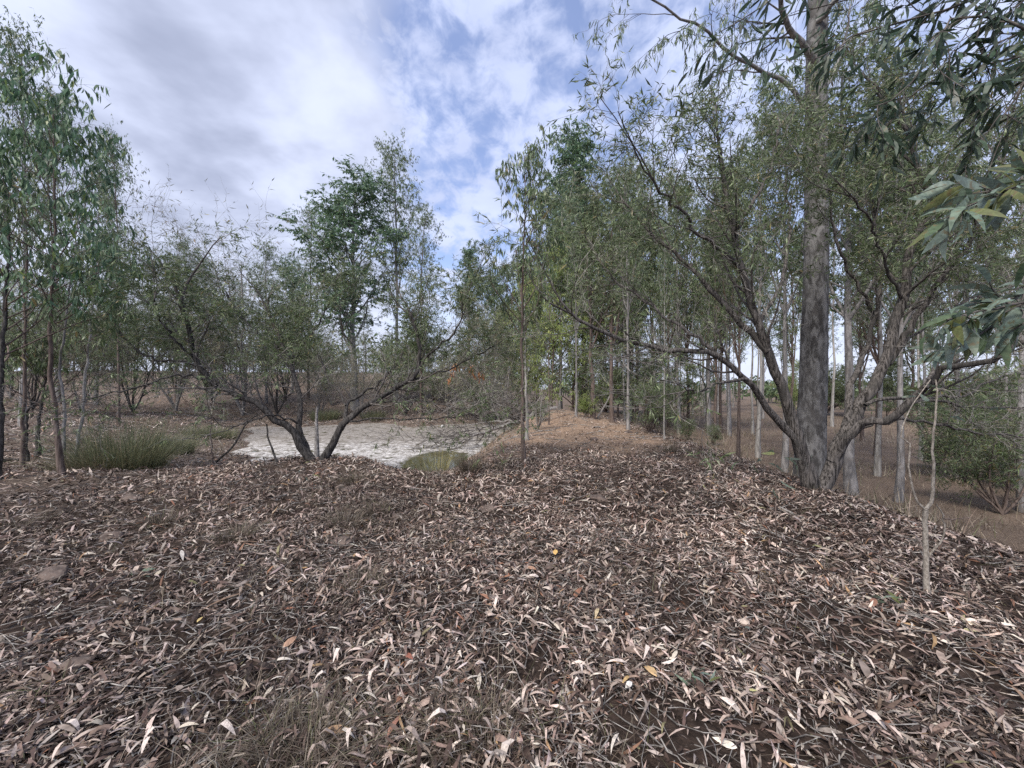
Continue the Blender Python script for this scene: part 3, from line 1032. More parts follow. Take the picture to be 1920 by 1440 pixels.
for px, Y, top, k, lab in rows:
    tree_px(k, px, Y, top, lab, B_, 1.15)
PEND_HILL, PEND_FLAT = [], []


def wild(pend, kinds, i, px, Y, top, group, wide):
    k = kinds[i % len(kinds)]
    pend.append((Y, px, k, tree_px(k, px, Y, top, "far tree", group, wide)))


for i in range(26):
    px, Y = rng.uniform(-200, 990), rng.uniform(30, 56)
    wild(PEND_HILL, ["grey_wattle", "olive_sapling", "grey_wattle_b", "olive_sapling", "bare_wattle"], i, px, Y, 720 - rng.uniform(30, 120) * 28 / Y - 40, "scrub up the hillside behind the pond", 1.2)
for i in range(28):
    px, Y = rng.uniform(-250, 1000), rng.uniform(36, 62)
    wild(PEND_HILL, ["airy_gum", "airy_gum_b", "dense_gum", "pole_gum"], i, px, Y, 720 - rng.uniform(150, 260) * 36 / Y, "far gums behind the pond", 1.1)

for i in range(7):
    px, Y = rng.uniform(-60, 900), rng.uniform(25, 40)
    wild(PEND_HILL, ["olive_bush"], i, px, Y, 720 - rng.uniform(5, 40) * 28 / Y, "bushes up the hillside behind the pond", 1.5)

# bright saplings and dark clump at the end of the wall
C_ = "saplings at the end of the dam wall"
for px, Y, top, k, lab, w in [
        (1035, 23.5, 470, "bright_sapling", "yellow-green sapling right behind the tip of the dam wall", 1.15),
        (1075, 25, 440, "bright_sapling", "tall yellow-green sapling between the wall's tip and the brown many-stemmed gum", 1.1),
        (1005, 26, 500, "bright_sapling", "yellow-green sapling behind the thin crest sapling", 1.0),
        (1150, 24, 470, "olive_sapling", "olive sapling hanging over the brown many-stemmed gum", 1.1),
        (1195, 26, 440, "olive_sapling", "olive sapling under the spreading wattle's long low limb", 1.1),
        (985, 30, 540, "bright_sapling", "pale green sapling far behind the fallen tree", 1.1)]:
    tree_px(k, px, Y, top, lab, C_, w)

# stems on the flat below the wall; each (pixel column, pixel row of its foot)
D_ = "gum stems standing on the flat below the wall"
for px, py, top, k, lab, w in [
        (1598, 928, 120, "pole_gum_b", "thick grey gum stem just behind the spreading wattle's leaning limbs", 1.45),
        (1645, 893, 200, "pole_gum", "slim pale stem between the thick grey stem and the two-toned stem", 0.9),
        (1684, 942, 150, "pole_gum_b", "two-toned stem, dark on one side, next to the slim pale stem", 0.95),
        (1471, 885, 160, "pole_gum_b", "straight grey stem between the wattle's limbs and the big gum trunk", 0.9),
        (1421, 858, 250, "pole_gum", "whitish stem showing low between the wattle's two leaning limbs", 0.9),
        (1384, 862, 280, "dark_gum", "dark slim stem seen beneath the wattle's lowest limb", 0.55),
        (1330, 818, 330, "pole_gum_b", "grey stem in a row of three on the open flat", 0.9),
        (1352, 812, 350, "dark_gum", "dark stem in the middle of a row of three on the flat", 0.6),
        (1368, 806, 350, "pole_gum", "thin pale stem ending a row of three on the flat", 0.8),
        (1245, 826, 430, "pole_gum", "pale thin young stem beside the wall's shoulder with dry grass at its foot", 0.55),
        (1178, 806, 340, "pole_gum_b", "grey stem on the wall's shoulder near the yellow-barked stem", 0.8),
        (1222, 790, 330, "yellow_gum", "stem with bright yellow-tan bark beyond the wall", 0.8),
        (1255, 800, 340, "dark_gum", "dark grey stem right behind the pale thin young stem", 0.7),
        (1112, 786, 360, "dark_gum", "brown many-stemmed gum at the end of the dam wall", 1.1),
        (1148, 792, 350, "dark_gum", "dark stout stem between the brown many-stemmed gum and the grey stem", 0.9),
        (1080, 781, 400, "pole_gum_b", "slim grey stem at the wall's end before the yellow-green saplings", 0.7),
        (1727, 862, 250, "pole_gum", "thin stem far on the flat past the forked sapling", 0.7),
        (1798, 900, 200, "pole_gum_b", "grey stem hidden in the green spray past the forked sapling", 0.8),
        (1915, 960, 100, "pole_gum_b", "grey stem cut by the frame edge beside the green bush", 0.8),
        (1560, 800, 350, "pole_gum", "pale far stem behind the big gum trunk", 0.8),
        (1290, 800, 360, "dark_gum", "dark stem beyond the leafy bush on the flat", 0.6)]:
    p = base(px, py)
    h = EZ + (720 - top) / F * p[1] - p[2]
    plant(k, p, h, lab, D_, w)
for i in range(76):
    px, Y = rng.uniform(1040, 2200), 18 + 52 * rng.random() ** 0.8
    wild(PEND_FLAT, ["pole_gum", "pole_gum_b", "airy_gum_b", "dark_gum", "pole_gum", "airy_gum"], i, px, Y, 720 - rng.uniform(210, 420) * 22 / Y - 60, "gums of the open woodland on the far flat", rng.uniform(0.7, 1.0))
for i in range(20):
    px, Y = rng.uniform(1090, 2100), rng.uniform(28, 60)
    wild(PEND_FLAT, ["olive_sapling", "bright_sapling", "olive_bush"], i, px, Y, 720 - rng.uniform(30, 110) * 26 / Y, "low saplings on the far flat", 1.4)
E_ = "bushes along the foot of the dam wall"
for px, py, k, h, lab in [(1218, 812, "olive_bush", 1.7, "leafy green bush beside the yellow-barked stem"),
                          (1290, 826, "olive_bush", 1.3, "loose green bush on the flat behind the pale thin young stem"),
                          (1335, 835, "olive_bush", 1.1, "low green bush in front of the row of three stems"),
                          (1100, 784, "green_bush", 0.9, "brown-green bush at the foot of the brown many-stemmed gum"),
                          (1880, 965, "olive_bush", 2.7, "dark fine-leaved bush near the frame edge, lower of two"),
                          (1830, 905, "olive_bush", 3.0, "dark fine-leaved bush behind the bare forked sapling"),
                          (1960, 930, "green_bush", 2.4, "green bush at the very edge of the frame"),
                          (1760, 880, "olive_bush", 1.2, "small bush on the flat past the two-toned stem"),
                          (1010, 792, "olive_bush", 0.8, "small shrub among the fallen tree's broken branches")]:
    plant(k, base(px, py), h, lab, E_)


ORD = ["first", "second", "third", "fourth", "fifth", "sixth", "seventh", "eighth", "ninth", "tenth"]
KADJ = {"pole_gum": "pale-stemmed gum", "pole_gum_b": "forked grey gum", "airy_gum": "thin-crowned gum", "airy_gum_b": "brown-stemmed gum", "dark_gum": "dark forked gum",
        "dense_gum": "full-crowned gum", "grey_wattle": "rounded wattle", "grey_wattle_b": "olive wattle", "bare_wattle": "near-bare wattle", "olive_sapling": "olive sapling",
        "bright_sapling": "yellow-green sapling", "olive_bush": "dark bush"}
MARKS = {"flat": [(1080, "wall's far end"), (1148, "dark stout stem"), (1222, "yellow-barked stem"), (1330, "row of three stems"), (1421, "whitish low stem"), (1530, "big gum trunk"), (1600, "thick grey stem"),
                  (1684, "two-toned stem"), (1760, "forked sapling"), (1860, "green spray"), (1990, "frame edge")],
         "hill": [(30, "charred stem"), (120, "leaning red-brown stem"), (232, "big sedge clump"), (325, "rounded sedge"), (455, "bare upright twigs"), (595, "spreading wattle"), (668, "blue-green gum"), (742, "tallest open gum"),
                  (850, "orange dead leaves"), (905, "fallen tree"), (982, "crest sapling")]}


def relabel(pend, zone, where):
    seen = {}
    for Y, px, k, o in sorted(pend, key=lambda q: q[0]):
        mark = min(MARKS[zone], key=lambda q: abs(q[0] - px))[1]
        i = seen[(k, mark)] = seen.get((k, mark), -1) + 1
        o["label"] = ("" if i == 0 else ORD[min(i, 9)] + " ") + f"{KADJ[k]} {where} beyond the {mark}"


def build_far_wood():
    """the woodland beyond the trees one can tell apart"""
    g = Geo()
    n = 420
    a = np.radians(rng.uniform(-72, 72, n))
    r = rng.uniform(68, 130, n)
    x, y = r * np.sin(a), r * np.cos(a)
    z = hgt(x, y)
    H = rng.uniform(5, 9, n) * (1.0 - 0.4 * sm((x + 20) / 40))
    m = 75
    pi = np.repeat(np.arange(n), m)
    u = rng.normal(0, 1, (n * m, 3))
    u = nrmz(u) * rng.random((n * m, 1)) ** 0.33
    pos = np.stack([x[pi], y[pi], z[pi] + H[pi] * 0.62], -1) + u * np.stack([H[pi] * .26, H[pi] * .26, H[pi] * .42], -1)
    ax = nrmz(rng.normal(0, 1, (n * m, 3)) + np.array([0, 0, -0.6]))
    nr = nrmz(rng.normal(0, 1, (n * m, 3)))
    ln = rng.uniform(0.5, 1.2, n * m)
    V, Q, T, nv = leaf_geo(pos, ax, nr, ln, ln * 0.42, rng.normal(0, .1, n * m), rng.normal(0, .3, n * m), 1)
    g.add(V, Q, T, np.repeat(palette(*GREEN["gum"], n * m), nv, 0))
    P = np.zeros((n, 4, 3))
    P[..., 0] = x[:, None]
    P[..., 1] = y[:, None]
    P[..., 2] = z[:, None] + H[:, None] * np.linspace(-0.02, 0.85, 4)[None]
    V, Q = tubes(P, np.linspace(.16, .06, 4)[None] * np.ones((n, 1)), 4)
    g.add(V, Q, None, (0.17, 0.16, 0.15))
    return g.obj("far_woodland", M["leaf"], kind="stuff")


build_far_wood()
relabel(PEND_HILL, "hill", "up the hillside")
relabel(PEND_FLAT, "flat", "on the far flat")
# ------------------------------------------------------------------ the two spreading wattles
def hero_wattle(name, label, cat, loc, limbs, n1, n2, n3, m, L, wr, pal, l1, l2, l3, bark="wattle_bark", seg=1, side=12, extra=None, up1=0.05, tmin=0.3):
    root = thing(name, label, cat, loc)
    allP, allR = [], []
    for pts, r0, r1, flare in limbs:
        K = len(pts)
        R = tap(r0, r1, K, flare)
        Geo().add(*tubes(pts[None], R[None], side, 0.075)).obj("limb", M[bark], root, loc, smooth=True)
        allP.append(pts)
        allR.append(R)
    C1, R1 = [], []
    for P, R in zip(allP, allR):
        ln = np.linalg.norm(np.diff(P, axis=0), axis=1).sum()
        k = max(3, int(n1 * ln))
        c, r = grow(P[None], R[None], k, tmin, 1.0, (0.35, 1.05), lambda t: l1 * (1.2 - 0.45 * t), 8, 0.15, up1, 0.42, 0.007, 0.3, even=True)
        # the limb's own tip runs on
        c2, r2 = grow(P[None], R[None], 2, 0.97, 1.0, (0.05, 0.4), lambda t: np.full(len(t), l1 * 1.1), 8, 0.13, up1, 0.8, 0.008, 0.3)
        C1 += [c, c2]
        R1 += [r, r2]
    C1, R1 = np.concatenate(C1), np.concatenate(R1)
    ok = (C1[:, -1, 2] > hgt(C1[:, -1, 0], C1[:, -1, 1]) + 0.35)
    C1, R1 = C1[ok], R1[ok]
    Geo().add(*tubes(C1, R1, 5, 0.03)).obj("branches", M["dark_twig"], root, loc, smooth=True, kind="stuff")
    C2, R2 = grow(C1, R1, n2, 0.2, 1.0, (0.4, 1.1), l2, 6, 0.20, 0.04, 0.5, 0.0032, 0.4)
    C3, R3 = grow(C2, R2, n3, 0.15, 1.0, (0.4, 1.1), l3, 4, 0.22, 0.0, 0.6, 0.0015, 0.5)
    tw = Geo().add(*tubes(C2, R2, 3)).add(*tubes(C3, R3, 3))
    tw.obj("twigs", M["twig"], root, loc, kind="stuff")
    f = Geo()
    zt = C3[:, 0, 2]
    lo = np.quantile(zt, 0.28)
    leafy = rng.random(len(zt)) < np.clip(0.22 + (zt - lo) / 0.9, 0.18, 1.0)
    foliage(f, C3[leafy], m, L, wr, pal, seg, 0.32, 0.1, 0.5, 0.18)
    if extra:
        extra(f, C1)
    f.obj("foliage", M["leaf"], root, loc, kind="stuff")
    return root


b = base(594, 866)
yb = b[1] + 0.12
LW = []


def lw(pts, y1, r0, r1, flare=0.0, K=18, y0=None):
    LW.append((limb_px(pts, yb if y0 is None else y0, y1, K), r0, r1, flare))


lw([(590, 874), (576, 855), (565, 838), (556, 816), (537, 797), (515, 783), (497, 769), (475, 753), (447, 741), (419, 730), (400, 719), (389, 708), (372, 686), (361, 668), (356, 633), (346, 598), (336, 560)], yb - 0.6, 0.085, 0.033, 0.025)
lw([(404, 722), (380, 694), (352, 680), (318, 678), (290, 676), (268, 662), (240, 640), (215, 605)], yb + 0.3, 0.028, 0.012, y0=yb - 0.4)
lw([(405, 724), (370, 706), (320, 704), (270, 720), (215, 735), (165, 748)], yb - 1.3, 0.025, 0.010, y0=yb - 0.4)
lw([(588, 874), (575, 845), (566, 815), (561, 775), (559, 747), (556, 725), (551, 706), (544, 681), (534, 656), (522, 630), (505, 590)], yb + 1.2, 0.063, 0.026, 0.020)
lw([(600, 876), (612, 853), (625, 830), (638, 806), (650, 788), (664, 775), (684, 762), (703, 753), (722, 737), (741, 727), (766, 717), (778, 706), (787, 684), (786, 659), (778, 625), (770, 590)], yb + 0.2, 0.078, 0.030, 0.025)
lw([(640, 806), (646, 785), (648, 769), (656, 753), (681, 737), (706, 722), (740, 690), (760, 650)], yb + 1.3, 0.041, 0.016)
lw([(786, 688), (800, 670), (812, 659), (834, 641), (850, 628), (864, 600), (872, 560)], yb - 0.3, 0.025, 0.012, y0=yb + 0.15)
lw([(655, 790), (700, 786), (744, 784), (806, 785), (866, 780), (910, 772)], yb - 0.6, 0.022, 0.008)
lw([(700, 757), (744, 750), (790, 753), (837, 762), (887, 777)], yb - 0.9, 0.019, 0.008)
lw([(770, 716), (815, 700), (850, 690), (890, 668), (925, 650)], yb + 0.8, 0.021, 0.010, y0=yb + 0.1)
lw([(648, 760), (636, 735), (619, 716), (603, 681), (584, 650), (565, 610)], yb + 1.5, 0.019, 0.010)
lw([(560, 793), (520, 780), (478, 786), (440, 800)], yb - 0.8, 0.021, 0.010)
lw([(361, 668), (330, 640), (300, 600), (290, 560)], yb - 1.0, 0.024, 0.012, y0=yb - 0.5)
lw([(534, 656), (500, 640), (460, 600), (430, 560)], yb + 0.9, 0.022, 0.012, y0=yb + 1.0)
lw([(544, 681), (570, 650), (600, 600), (625, 560)], yb + 1.0, 0.021, 0.012, y0=yb + 1.0)
hero_wattle("wattle_tree", "low spreading dark-limbed wattle forking from the ground on the pond bank", "tree", b, LW, 3.8, 6, 5, 14, 0.098, 0.16, "wattle", 1.05, 0.52, 0.27, bark="black_bark", tmin=0.34)

# dead grey stub between its limbs, and two bare dead limbs beside it
t = thing("dead_stump", "short pale dead stub between the spreading wattle's limbs", "stump", foot(594, yb + 0.1))
o_ = np.array(t.location)
P = np.array([o_ + [0, 0, -0.08], o_ + [0.0, 0, 0.35], o_ + [-0.02, 0.03, 0.8], o_ + [0.0, 0.02, 1.05]])
Geo().add(*tubes(crom(P, 8)[None], tap(0.055, 0.02, 8, 0.02)[None], 8, 0.1)).obj("trunk", M["dead_wood"], t, o_, smooth=True)
for nm, lab, pts, yy, r in (("dead_branch", "dark curved dead branch arching from the ground up to the spreading wattle's lower limb", [(401, 868), (420, 853), (436, 838), (450, 815), (462, 795), (474, 783), (488, 774)], 7.9, 0.034),
                            ("dead_branch", "short dark dead branch standing by the pond edge next to the spreading wattle", [(522, 870), (512, 845), (503, 820), (500, 795)], 7.9, 0.024)):
    p = base(*pts[0])
    K = 12
    c = limb_px(pts, p[1], p[1] + 0.2, K, 0.006)
    c[0] = p - [0, 0, 0.03]
    tag(Geo().add(*tubes(c[None], tap(r, r * 0.55, K)[None], 8, 0.06)).obj(nm, M["dark_bark"], smooth=True), lab, "branch")

b = base(1524, 922)
yb = b[1] + 0.15
LW = []
lw([(1526, 932), (1517, 890), (1494, 825), (1480, 771), (1467, 735), (1453, 694), (1440, 658), (1422, 613), (1406, 565), (1396, 530), (1388, 500), (1381, 465), (1376, 431), (1366, 383), (1362, 340), (1350, 290)], yb - 0.2, 0.098, 0.028, 0.025, 22)
lw([(1390, 508), (1370, 485), (1345, 465), (1307, 436), (1287, 407), (1249, 369), (1220, 330)], yb - 0.9, 0.034, 0.016, y0=yb - 0.12)
lw([(1440, 660), (1413, 631), (1377, 588), (1345, 559), (1318, 527), (1300, 509), (1268, 479), (1230, 445), (1206, 415), (1170, 380)], yb + 1.0, 0.053, 0.018, K=20, y0=yb - 0.1)
lw([(1520, 925), (1499, 843), (1476, 811), (1449, 780), (1431, 753), (1420, 732), (1390, 705), (1358, 675), (1327, 659), (1291, 656), (1225, 655), (1194, 647), (1160, 636), (1134, 623), (1098, 605), (1060, 575)], yb - 1.0, 0.069, 0.018, 0.015, 24)
lw([(1345, 667), (1327, 647), (1290, 621), (1262, 606), (1215, 570), (1170, 540), (1130, 500)], yb + 0.6, 0.031, 0.013, y0=yb - 0.3)
lw([(1400, 712), (1375, 713), (1343, 722), (1318, 732), (1280, 735)], yb - 1.4, 0.024, 0.010, y0=yb - 0.4)
lw([(1524, 932), (1544, 905), (1562, 861), (1589, 811), (1607, 771), (1625, 744), (1643, 712), (1661, 676), (1675, 631), (1679, 590), (1693, 545), (1702, 500), (1714, 455), (1742, 412), (1747, 375), (1730, 326), (1709, 273), (1692, 235), (1675, 190)], yb + 0.5, 0.106, 0.028, 0.025, 26)
lw([(1736, 340), (1710, 305), (1671, 273), (1628, 259), (1590, 240)], yb + 0.9, 0.027, 0.013, y0=yb + 0.4)
lw([(1580, 826), (1589, 780), (1593, 735), (1612, 690), (1630, 649), (1643, 590), (1655, 530), (1650, 470), (1640, 400)], yb + 1.3, 0.051, 0.020, K=20)
lw([(1663, 684), (1690, 640), (1720, 590), (1751, 541), (1778, 505), (1815, 460), (1829, 422), (1850, 370), (1880, 310)], yb - 0.7, 0.047, 0.018, K=20, y0=yb + 0.2)
lw([(1560, 866), (1580, 830), (1611, 801), (1652, 789), (1697, 762), (1733, 730), (1760, 703), (1792, 685), (1851, 676), (1905, 650), (1960, 620)], yb - 1.5, 0.073, 0.025, 0.000, 22)
lw([(1605, 805), (1661, 789), (1715, 789), (1774, 798), (1842, 811), (1930, 820)], yb - 0.2, 0.029, 0.013)
lw([(1622, 760), (1655, 748), (1700, 746), (1751, 748), (1819, 762), (1890, 764), (1950, 770)], yb + 0.8, 0.029, 0.013)
lw([(1714, 455), (1740, 440), (1790, 400), (1830, 350), (1880, 290)], yb + 1.0, 0.020, 0.013, y0=yb + 0.35)
lw([(1376, 440), (1400, 400), (1430, 350), (1450, 300), (1460, 250)], yb + 0.4, 0.029, 0.015, y0=yb - 0.1)
lw([(1422, 613), (1450, 560), (1470, 500), (1480, 430), (1475, 360)], yb + 1.2, 0.031, 0.015, y0=yb)
lw([(1643, 590), (1610, 540), (1580, 480), (1560, 410), (1555, 350)], yb + 0.6, 0.029, 0.015, y0=yb + 1.0)
lw([(1690, 560), (1660, 500), (1640, 430), (1600, 370)], yb - 0.6, 0.026, 0.013, y0=yb + 0.2)
lw([(1735, 728), (1770, 660), (1800, 600), (1835, 550), (1850, 500)], yb - 0.2, 0.025, 0.012, y0=yb - 1.0)
lw([(1661, 676), (1720, 625), (1790, 575), (1850, 545), (1920, 520)], yb + 1.3, 0.025, 0.012, y0=yb + 0.25)
lw([(1690, 765), (1750, 745), (1810, 740), (1870, 710), (1930, 700)], yb + 0.9, 0.024, 0.010, y0=yb - 0.3)
hero_wattle("wattle_tree", "large rough-barked wattle with many leaning limbs in front of the big gum trunk", "tree", b, LW, 2.7, 7, 5, 9, 0.105, 0.155, "wattle", 1.1, 0.56, 0.28, tmin=0.42, bark="wattle_bark", side=14, up1=0.07)

# ------------------------------------------------------------------ the big gum
yb = 9.0
b = foot(1517, yb)
t = thing("gum_tree", "biggest gum, thick grey trunk rising out of view behind the rough-barked wattle", "tree", b)
pts = [(1517, 925), (1518, 880), (1523, 760), (1528, 600), (1531, 450), (1530, 300), (1531, 150), (1533, 0), (1536, -200), (1545, -420), (1550, -640)]
K = 46
tr = crom([at(px, py, yb + 0.25 * i / 10) for i, (px, py) in enumerate(pts)], K)
tr[0, 2] = b[2] - 0.2
R = tap(0.285, 0.15, K, 0.06)
Geo().add(*tubes(tr[None], R[None], 28, 0.022)).obj("trunk", M["big_bark"], t, b, smooth=True)
gl = []
for pts, y1, r0, r1 in [
        ([(1531, 215), (1500, 185), (1470, 158), (1421, 129), (1393, 113), (1359, 86), (1330, 60), (1297, 43), (1259, 24), (1225, 0), (1180, -40)], yb - 2.6, 0.055, 0.012),
        ([(1532, 120), (1505, 80), (1478, 50), (1465, 0), (1440, -80)], yb - 1.0, 0.085, 0.03),
        ([(1534, -60), (1480, -150), (1400, -230), (1300, -260)], yb - 1.8, 0.09, 0.02),
        ([(1536, -150), (1600, -260), (1700, -300), (1800, -320)], yb - 2.0, 0.09, 0.02),
        ([(1540, -300), (1500, -420), (1430, -560), (1380, -700)], yb + 1.2, 0.09, 0.02),
        ([(1550, -560), (1580, -700), (1640, -860)], yb - 1.0, 0.09, 0.02),
        ([(1532, 40), (1570, 0), (1620, -40), (1680, -60)], yb - 1.6, 0.06, 0.015),
        ([(1531, 180), (1560, 140), (1590, 60), (1600, -20)], yb + 1.0, 0.05, 0.012)]:
    p = limb_px(pts, yb, y1, 14, 0.02)
    r = tap(r0, r1, 14)
    Geo().add(*tubes(p[None], r[None], 10, 0.04)).obj("limb", M["gum_bark"], t, b, smooth=True)
    gl.append((p, r))
GP = np.stack([p for p, r in gl])
GR = np.stack([r for p, r in gl])
C1, R1 = grow(GP, GR, 9, 0.3, 1.0, (0.4, 1.0), lambda q: np.full(len(q), 1.1), 7, 0.14, -0.02, 0.4, 0.007, 0.3, even=True)
C2, R2 = grow(C1, R1, 6, 0.2, 1.0, (0.3, 0.9), 0.6, 6, 0.16, -0.10, 0.5, 0.004)
C3, R3 = grow(C2, R2, 4, 0.3, 1.0, (0.3, 0.9), 0.35, 4, 0.15, -0.25, 0.6, 0.0022)
Geo().add(*tubes(C1, R1, 5)).add(*tubes(C2, R2, 3)).add(*tubes(C3, R3, 3)).obj("twigs", M["dark_twig"], t, b, kind="stuff")
f = Geo()
foliage(f, C3, 7, 0.14, 0.13, "gum", 2, 0.75, 0.1, 0.4, 0.15)
f.obj("foliage", M["leaf"], t, b, kind="stuff")


# ------------------------------------------------------------------ slender stems: crest sapling and the group by the pond corner
def slender(name, label, cat, pts, Y0, Y1, r0, r1, bark, nb, t0, blen, n2, n3, m, L, wr, pal, ang=(0.5, 1.0), up=0.1, droop=0.8, seg=2, group=None, shape=None, K=26, side=9, fan=0.35, extra_limbs=(), b=None):
    p0 = base(*pts[0]) if b is None else b
    y0 = p0[1] if Y0 is None else Y0
    y1 = y0 if Y1 is None else Y1
    c = limb_px(pts, y0, y1, K, 0.012)
    c[0] = p0 - np.array([0, 0, 0.06])
    t = thing(name, label, cat, p0, group)
    R = tap(r0, r1, K, r0 * 0.35)
    g = Geo().add(*tubes(c[None], R[None], side, 0.05))
    g.obj("trunk", M[bark], t, p0, smooth=True)
    ln = shape or (lambda q: blen * (1.15 - 0.75 * (q - t0) / (1 - t0)))
    C1, R1 = grow(c[None], R[None], nb, t0, 0.99, ang, ln, 7, 0.10, up, 0.5, 0.005, 0.3, even=True)
    Geo().add(*tubes(C1, R1, 5)).obj("branches", M["brown_bark"], t, p0, smooth=True, kind="stuff")
    C2, R2 = grow(C1, R1, n2, 0.25, 1.0, (0.3, 0.9), lambda q: np.full(len(q), blen * 0.42), 5, 0.15, 0.0, 0.55, 0.0032)
    C3, R3 = grow(C2, R2, n3, 0.3, 1.0, (0.3, 0.9), lambda q: np.full(len(q), blen * 0.2), 4, 0.15, -0.2, 0.6, 0.002)
    Geo().add(*tubes(C2, R2, 3)).add(*tubes(C3, R3, 3)).obj("twigs", M["dark_twig"], t, p0, kind="stuff")
    f = Geo()
    foliage(f, C3, m, L, wr, pal, seg, droop, 0.2, fan, 0.15)
    f.obj("foliage", M["leaf"], t, p0, kind="stuff")
    return t


slender("sapling", "thin straight sapling with drooping leaves standing alone on the dam wall", "young tree",
        [(982, 868), (981, 800), (979, 700), (979, 590), (981, 500), (983, 420), (985, 350), (983, 292)], None, None, 0.045, 0.008, "brown_bark",
        34, 0.38, 1.1, 5, 4, 5, 0.15, 0.18, "gum", (0.5, 1.0), 0.14, 0.95)
t = slender("sapling", "pale thin stem right behind the crest sapling on the pond side of the wall", "young tree",
            [(989, 826), (988, 780), (986, 720), (985, 640), (984, 560)], None, None, 0.05, 0.012, "pale_bark", 10, 0.6, 0.6, 3, 3, 4, 0.14, 0.17, "gum")
slender("sapling", "slim brown sapling on the crest just past the bare shrub", "young tree",
        [(1029, 797), (1030, 750), (1029, 690), (1031, 620), (1030, 560)], None, None, 0.03, 0.008, "brown_bark", 14, 0.5, 0.8, 3, 3, 5, 0.15, 0.17, "bright")

G_ = "thin stems by the near corner of the pond"
slender("gum_tree", "leaning red-brown stem carrying the big drooping crown by the pond's near corner", "tree",
        [(117, 893), (110, 830), (102, 760), (95, 690), (94, 620), (97, 540), (100, 450), (103, 360), (104, 280), (100, 215)], None, None, 0.043, 0.010, "brown_bark",
        30, 0.40, 1.6, 5, 4, 7, 0.17, 0.21, "blue", (0.6, 1.15), 0.06, 0.95, 2, G_, lambda q: 1.35 * (1.1 - 0.8 * np.abs(q - 0.6) / 0.5))
slender("gum_tree", "grey crooked stem just beside the leaning red-brown stem", "tree",
        [(119, 884), (121, 820), (122, 760), (115, 715), (110, 690), (118, 640), (128, 560), (140, 470), (150, 380)], None, None, 0.036, 0.010, "gum_bark",
        12, 0.5, 1.2, 4, 4, 4, 0.18, 0.22, "blue", (0.6, 1.1), 0.06, 0.95, 2, G_)
slender("gum_tree", "pale stem leaning away from the red-brown stem next to the sedge", "tree",
        [(142, 882), (147, 830), (154, 780), (158, 740), (165, 660), (175, 560), (190, 460)], None, None, 0.040, 0.010, "pale_bark",
        12, 0.5, 1.1, 4, 4, 4, 0.17, 0.2, "gum", (0.6, 1.1), 0.06, 0.9, 2, G_)
slender("gum_tree", "dark brown upright stem charred at its foot near the frame edge", "tree",
        [(40, 878), (43, 820), (45, 750), (46, 690), (48, 600), (50, 480), (45, 350)], None, None, 0.038, 0.010, "brown_bark",
        14, 0.45, 1.2, 4, 4, 4, 0.17, 0.2, "gum", (0.6, 1.1), 0.06, 0.9, 2, G_)
slender("gum_tree", "thin crooked grey stem beside the charred stem", "tree",
        [(51, 866), (50, 820), (49, 790), (56, 760), (66, 730), (70, 660)], None, None, 0.036, 0.012, "dark_bark",
        12, 0.55, 0.9, 4, 4, 5, 0.14, 0.18, "wattle", (0.5, 1.1), 0.06, 0.7, 2, G_)
slender("gum_tree", "dark stem cut by the frame edge beside the charred stem", "tree",
        [(-6, 900), (-2, 800), (2, 700), (8, 600), (14, 480), (10, 380)], None, None, 0.05, 0.012, "dark_bark",
        16, 0.4, 1.3, 4, 4, 4, 0.16, 0.18, "gum", (0.5, 1.1), 0.06, 0.8, 2, G_)
slender("wattle_tree", "leafy dark wattle over the pond corner behind the leaning stems", "tree",
        [(70, 858), (72, 800), (80, 740), (90, 680), (100, 620)], None, None, 0.05, 0.012, "dark_bark",
        26, 0.3, 1.8, 6, 5, 6, 0.11, 0.16, "wattle", (0.5, 1.3), 0.02, 0.4, 1, G_)
slender("sapling", "thin straight pole between the sedge and the spreading wattle", "young tree",
        [(398, 868), (396, 820), (395, 780), (392, 730)], None, None, 0.02, 0.007, "brown_bark", 8, 0.5, 0.5, 3, 3, 3, 0.11, 0.15, "wattle")


# ------------------------------------------------------------------ near gum reaching in from beyond the frame, its big leaves one by one
def big_leaf_meshes(n, cols, w, curl=0.3):
    out = []
    for k in range(n):
        V, Q, T, nv = leaf_geo(np.zeros((1, 3)), np.array([[1.0, 0, 0]]), np.array([[0, 0, 1.0]]), np.array([1.0]),
                               np.array([rng.uniform(0.17, 0.27)]), np.array([rng.normal(0.0, 0.16)]), np.array([rng.normal(curl, 0.4)]), 3)
        out.append(Geo().add(V, Q, T, np.repeat(palette(cols, w, 1, 0.14), nv, 0)).mesh("leaf", M["near_leaf"]))
    return out


NEARCOL = [(0.15, 0.21, 0.15), (0.09, 0.14, 0.075), (0.21, 0.27, 0.215), (0.06, 0.095, 0.05), (0.16, 0.18, 0.07)]
NLEAF = big_leaf_meshes(12, NEARCOL, [4, 3, 3, 2, 1])


def hang_leaves(parent, origin, pos, ax, L, protos=NLEAF):
    for i in range(len(pos)):
        o = bpy.data.objects.new("leaf", protos[int(rng.integers(len(protos)))])
        o.parent = parent
        x = Vector(ax[i]).normalized()
        r = Vector(rng.normal(0, 1, 3) + np.array([0, 0, 0.8]))
        y = r.cross(x).normalized()
        z = x.cross(y)
        from mathutils import Matrix
        mt = Matrix((x, y, z)).transposed()
        o.rotation_mode = "QUATERNION"
        o.rotation_quaternion = mt.to_quaternion()
        o.location = tuple(pos[i] - origin)
        o.scale = (L[i],) * 3
        COL.objects.link(o)


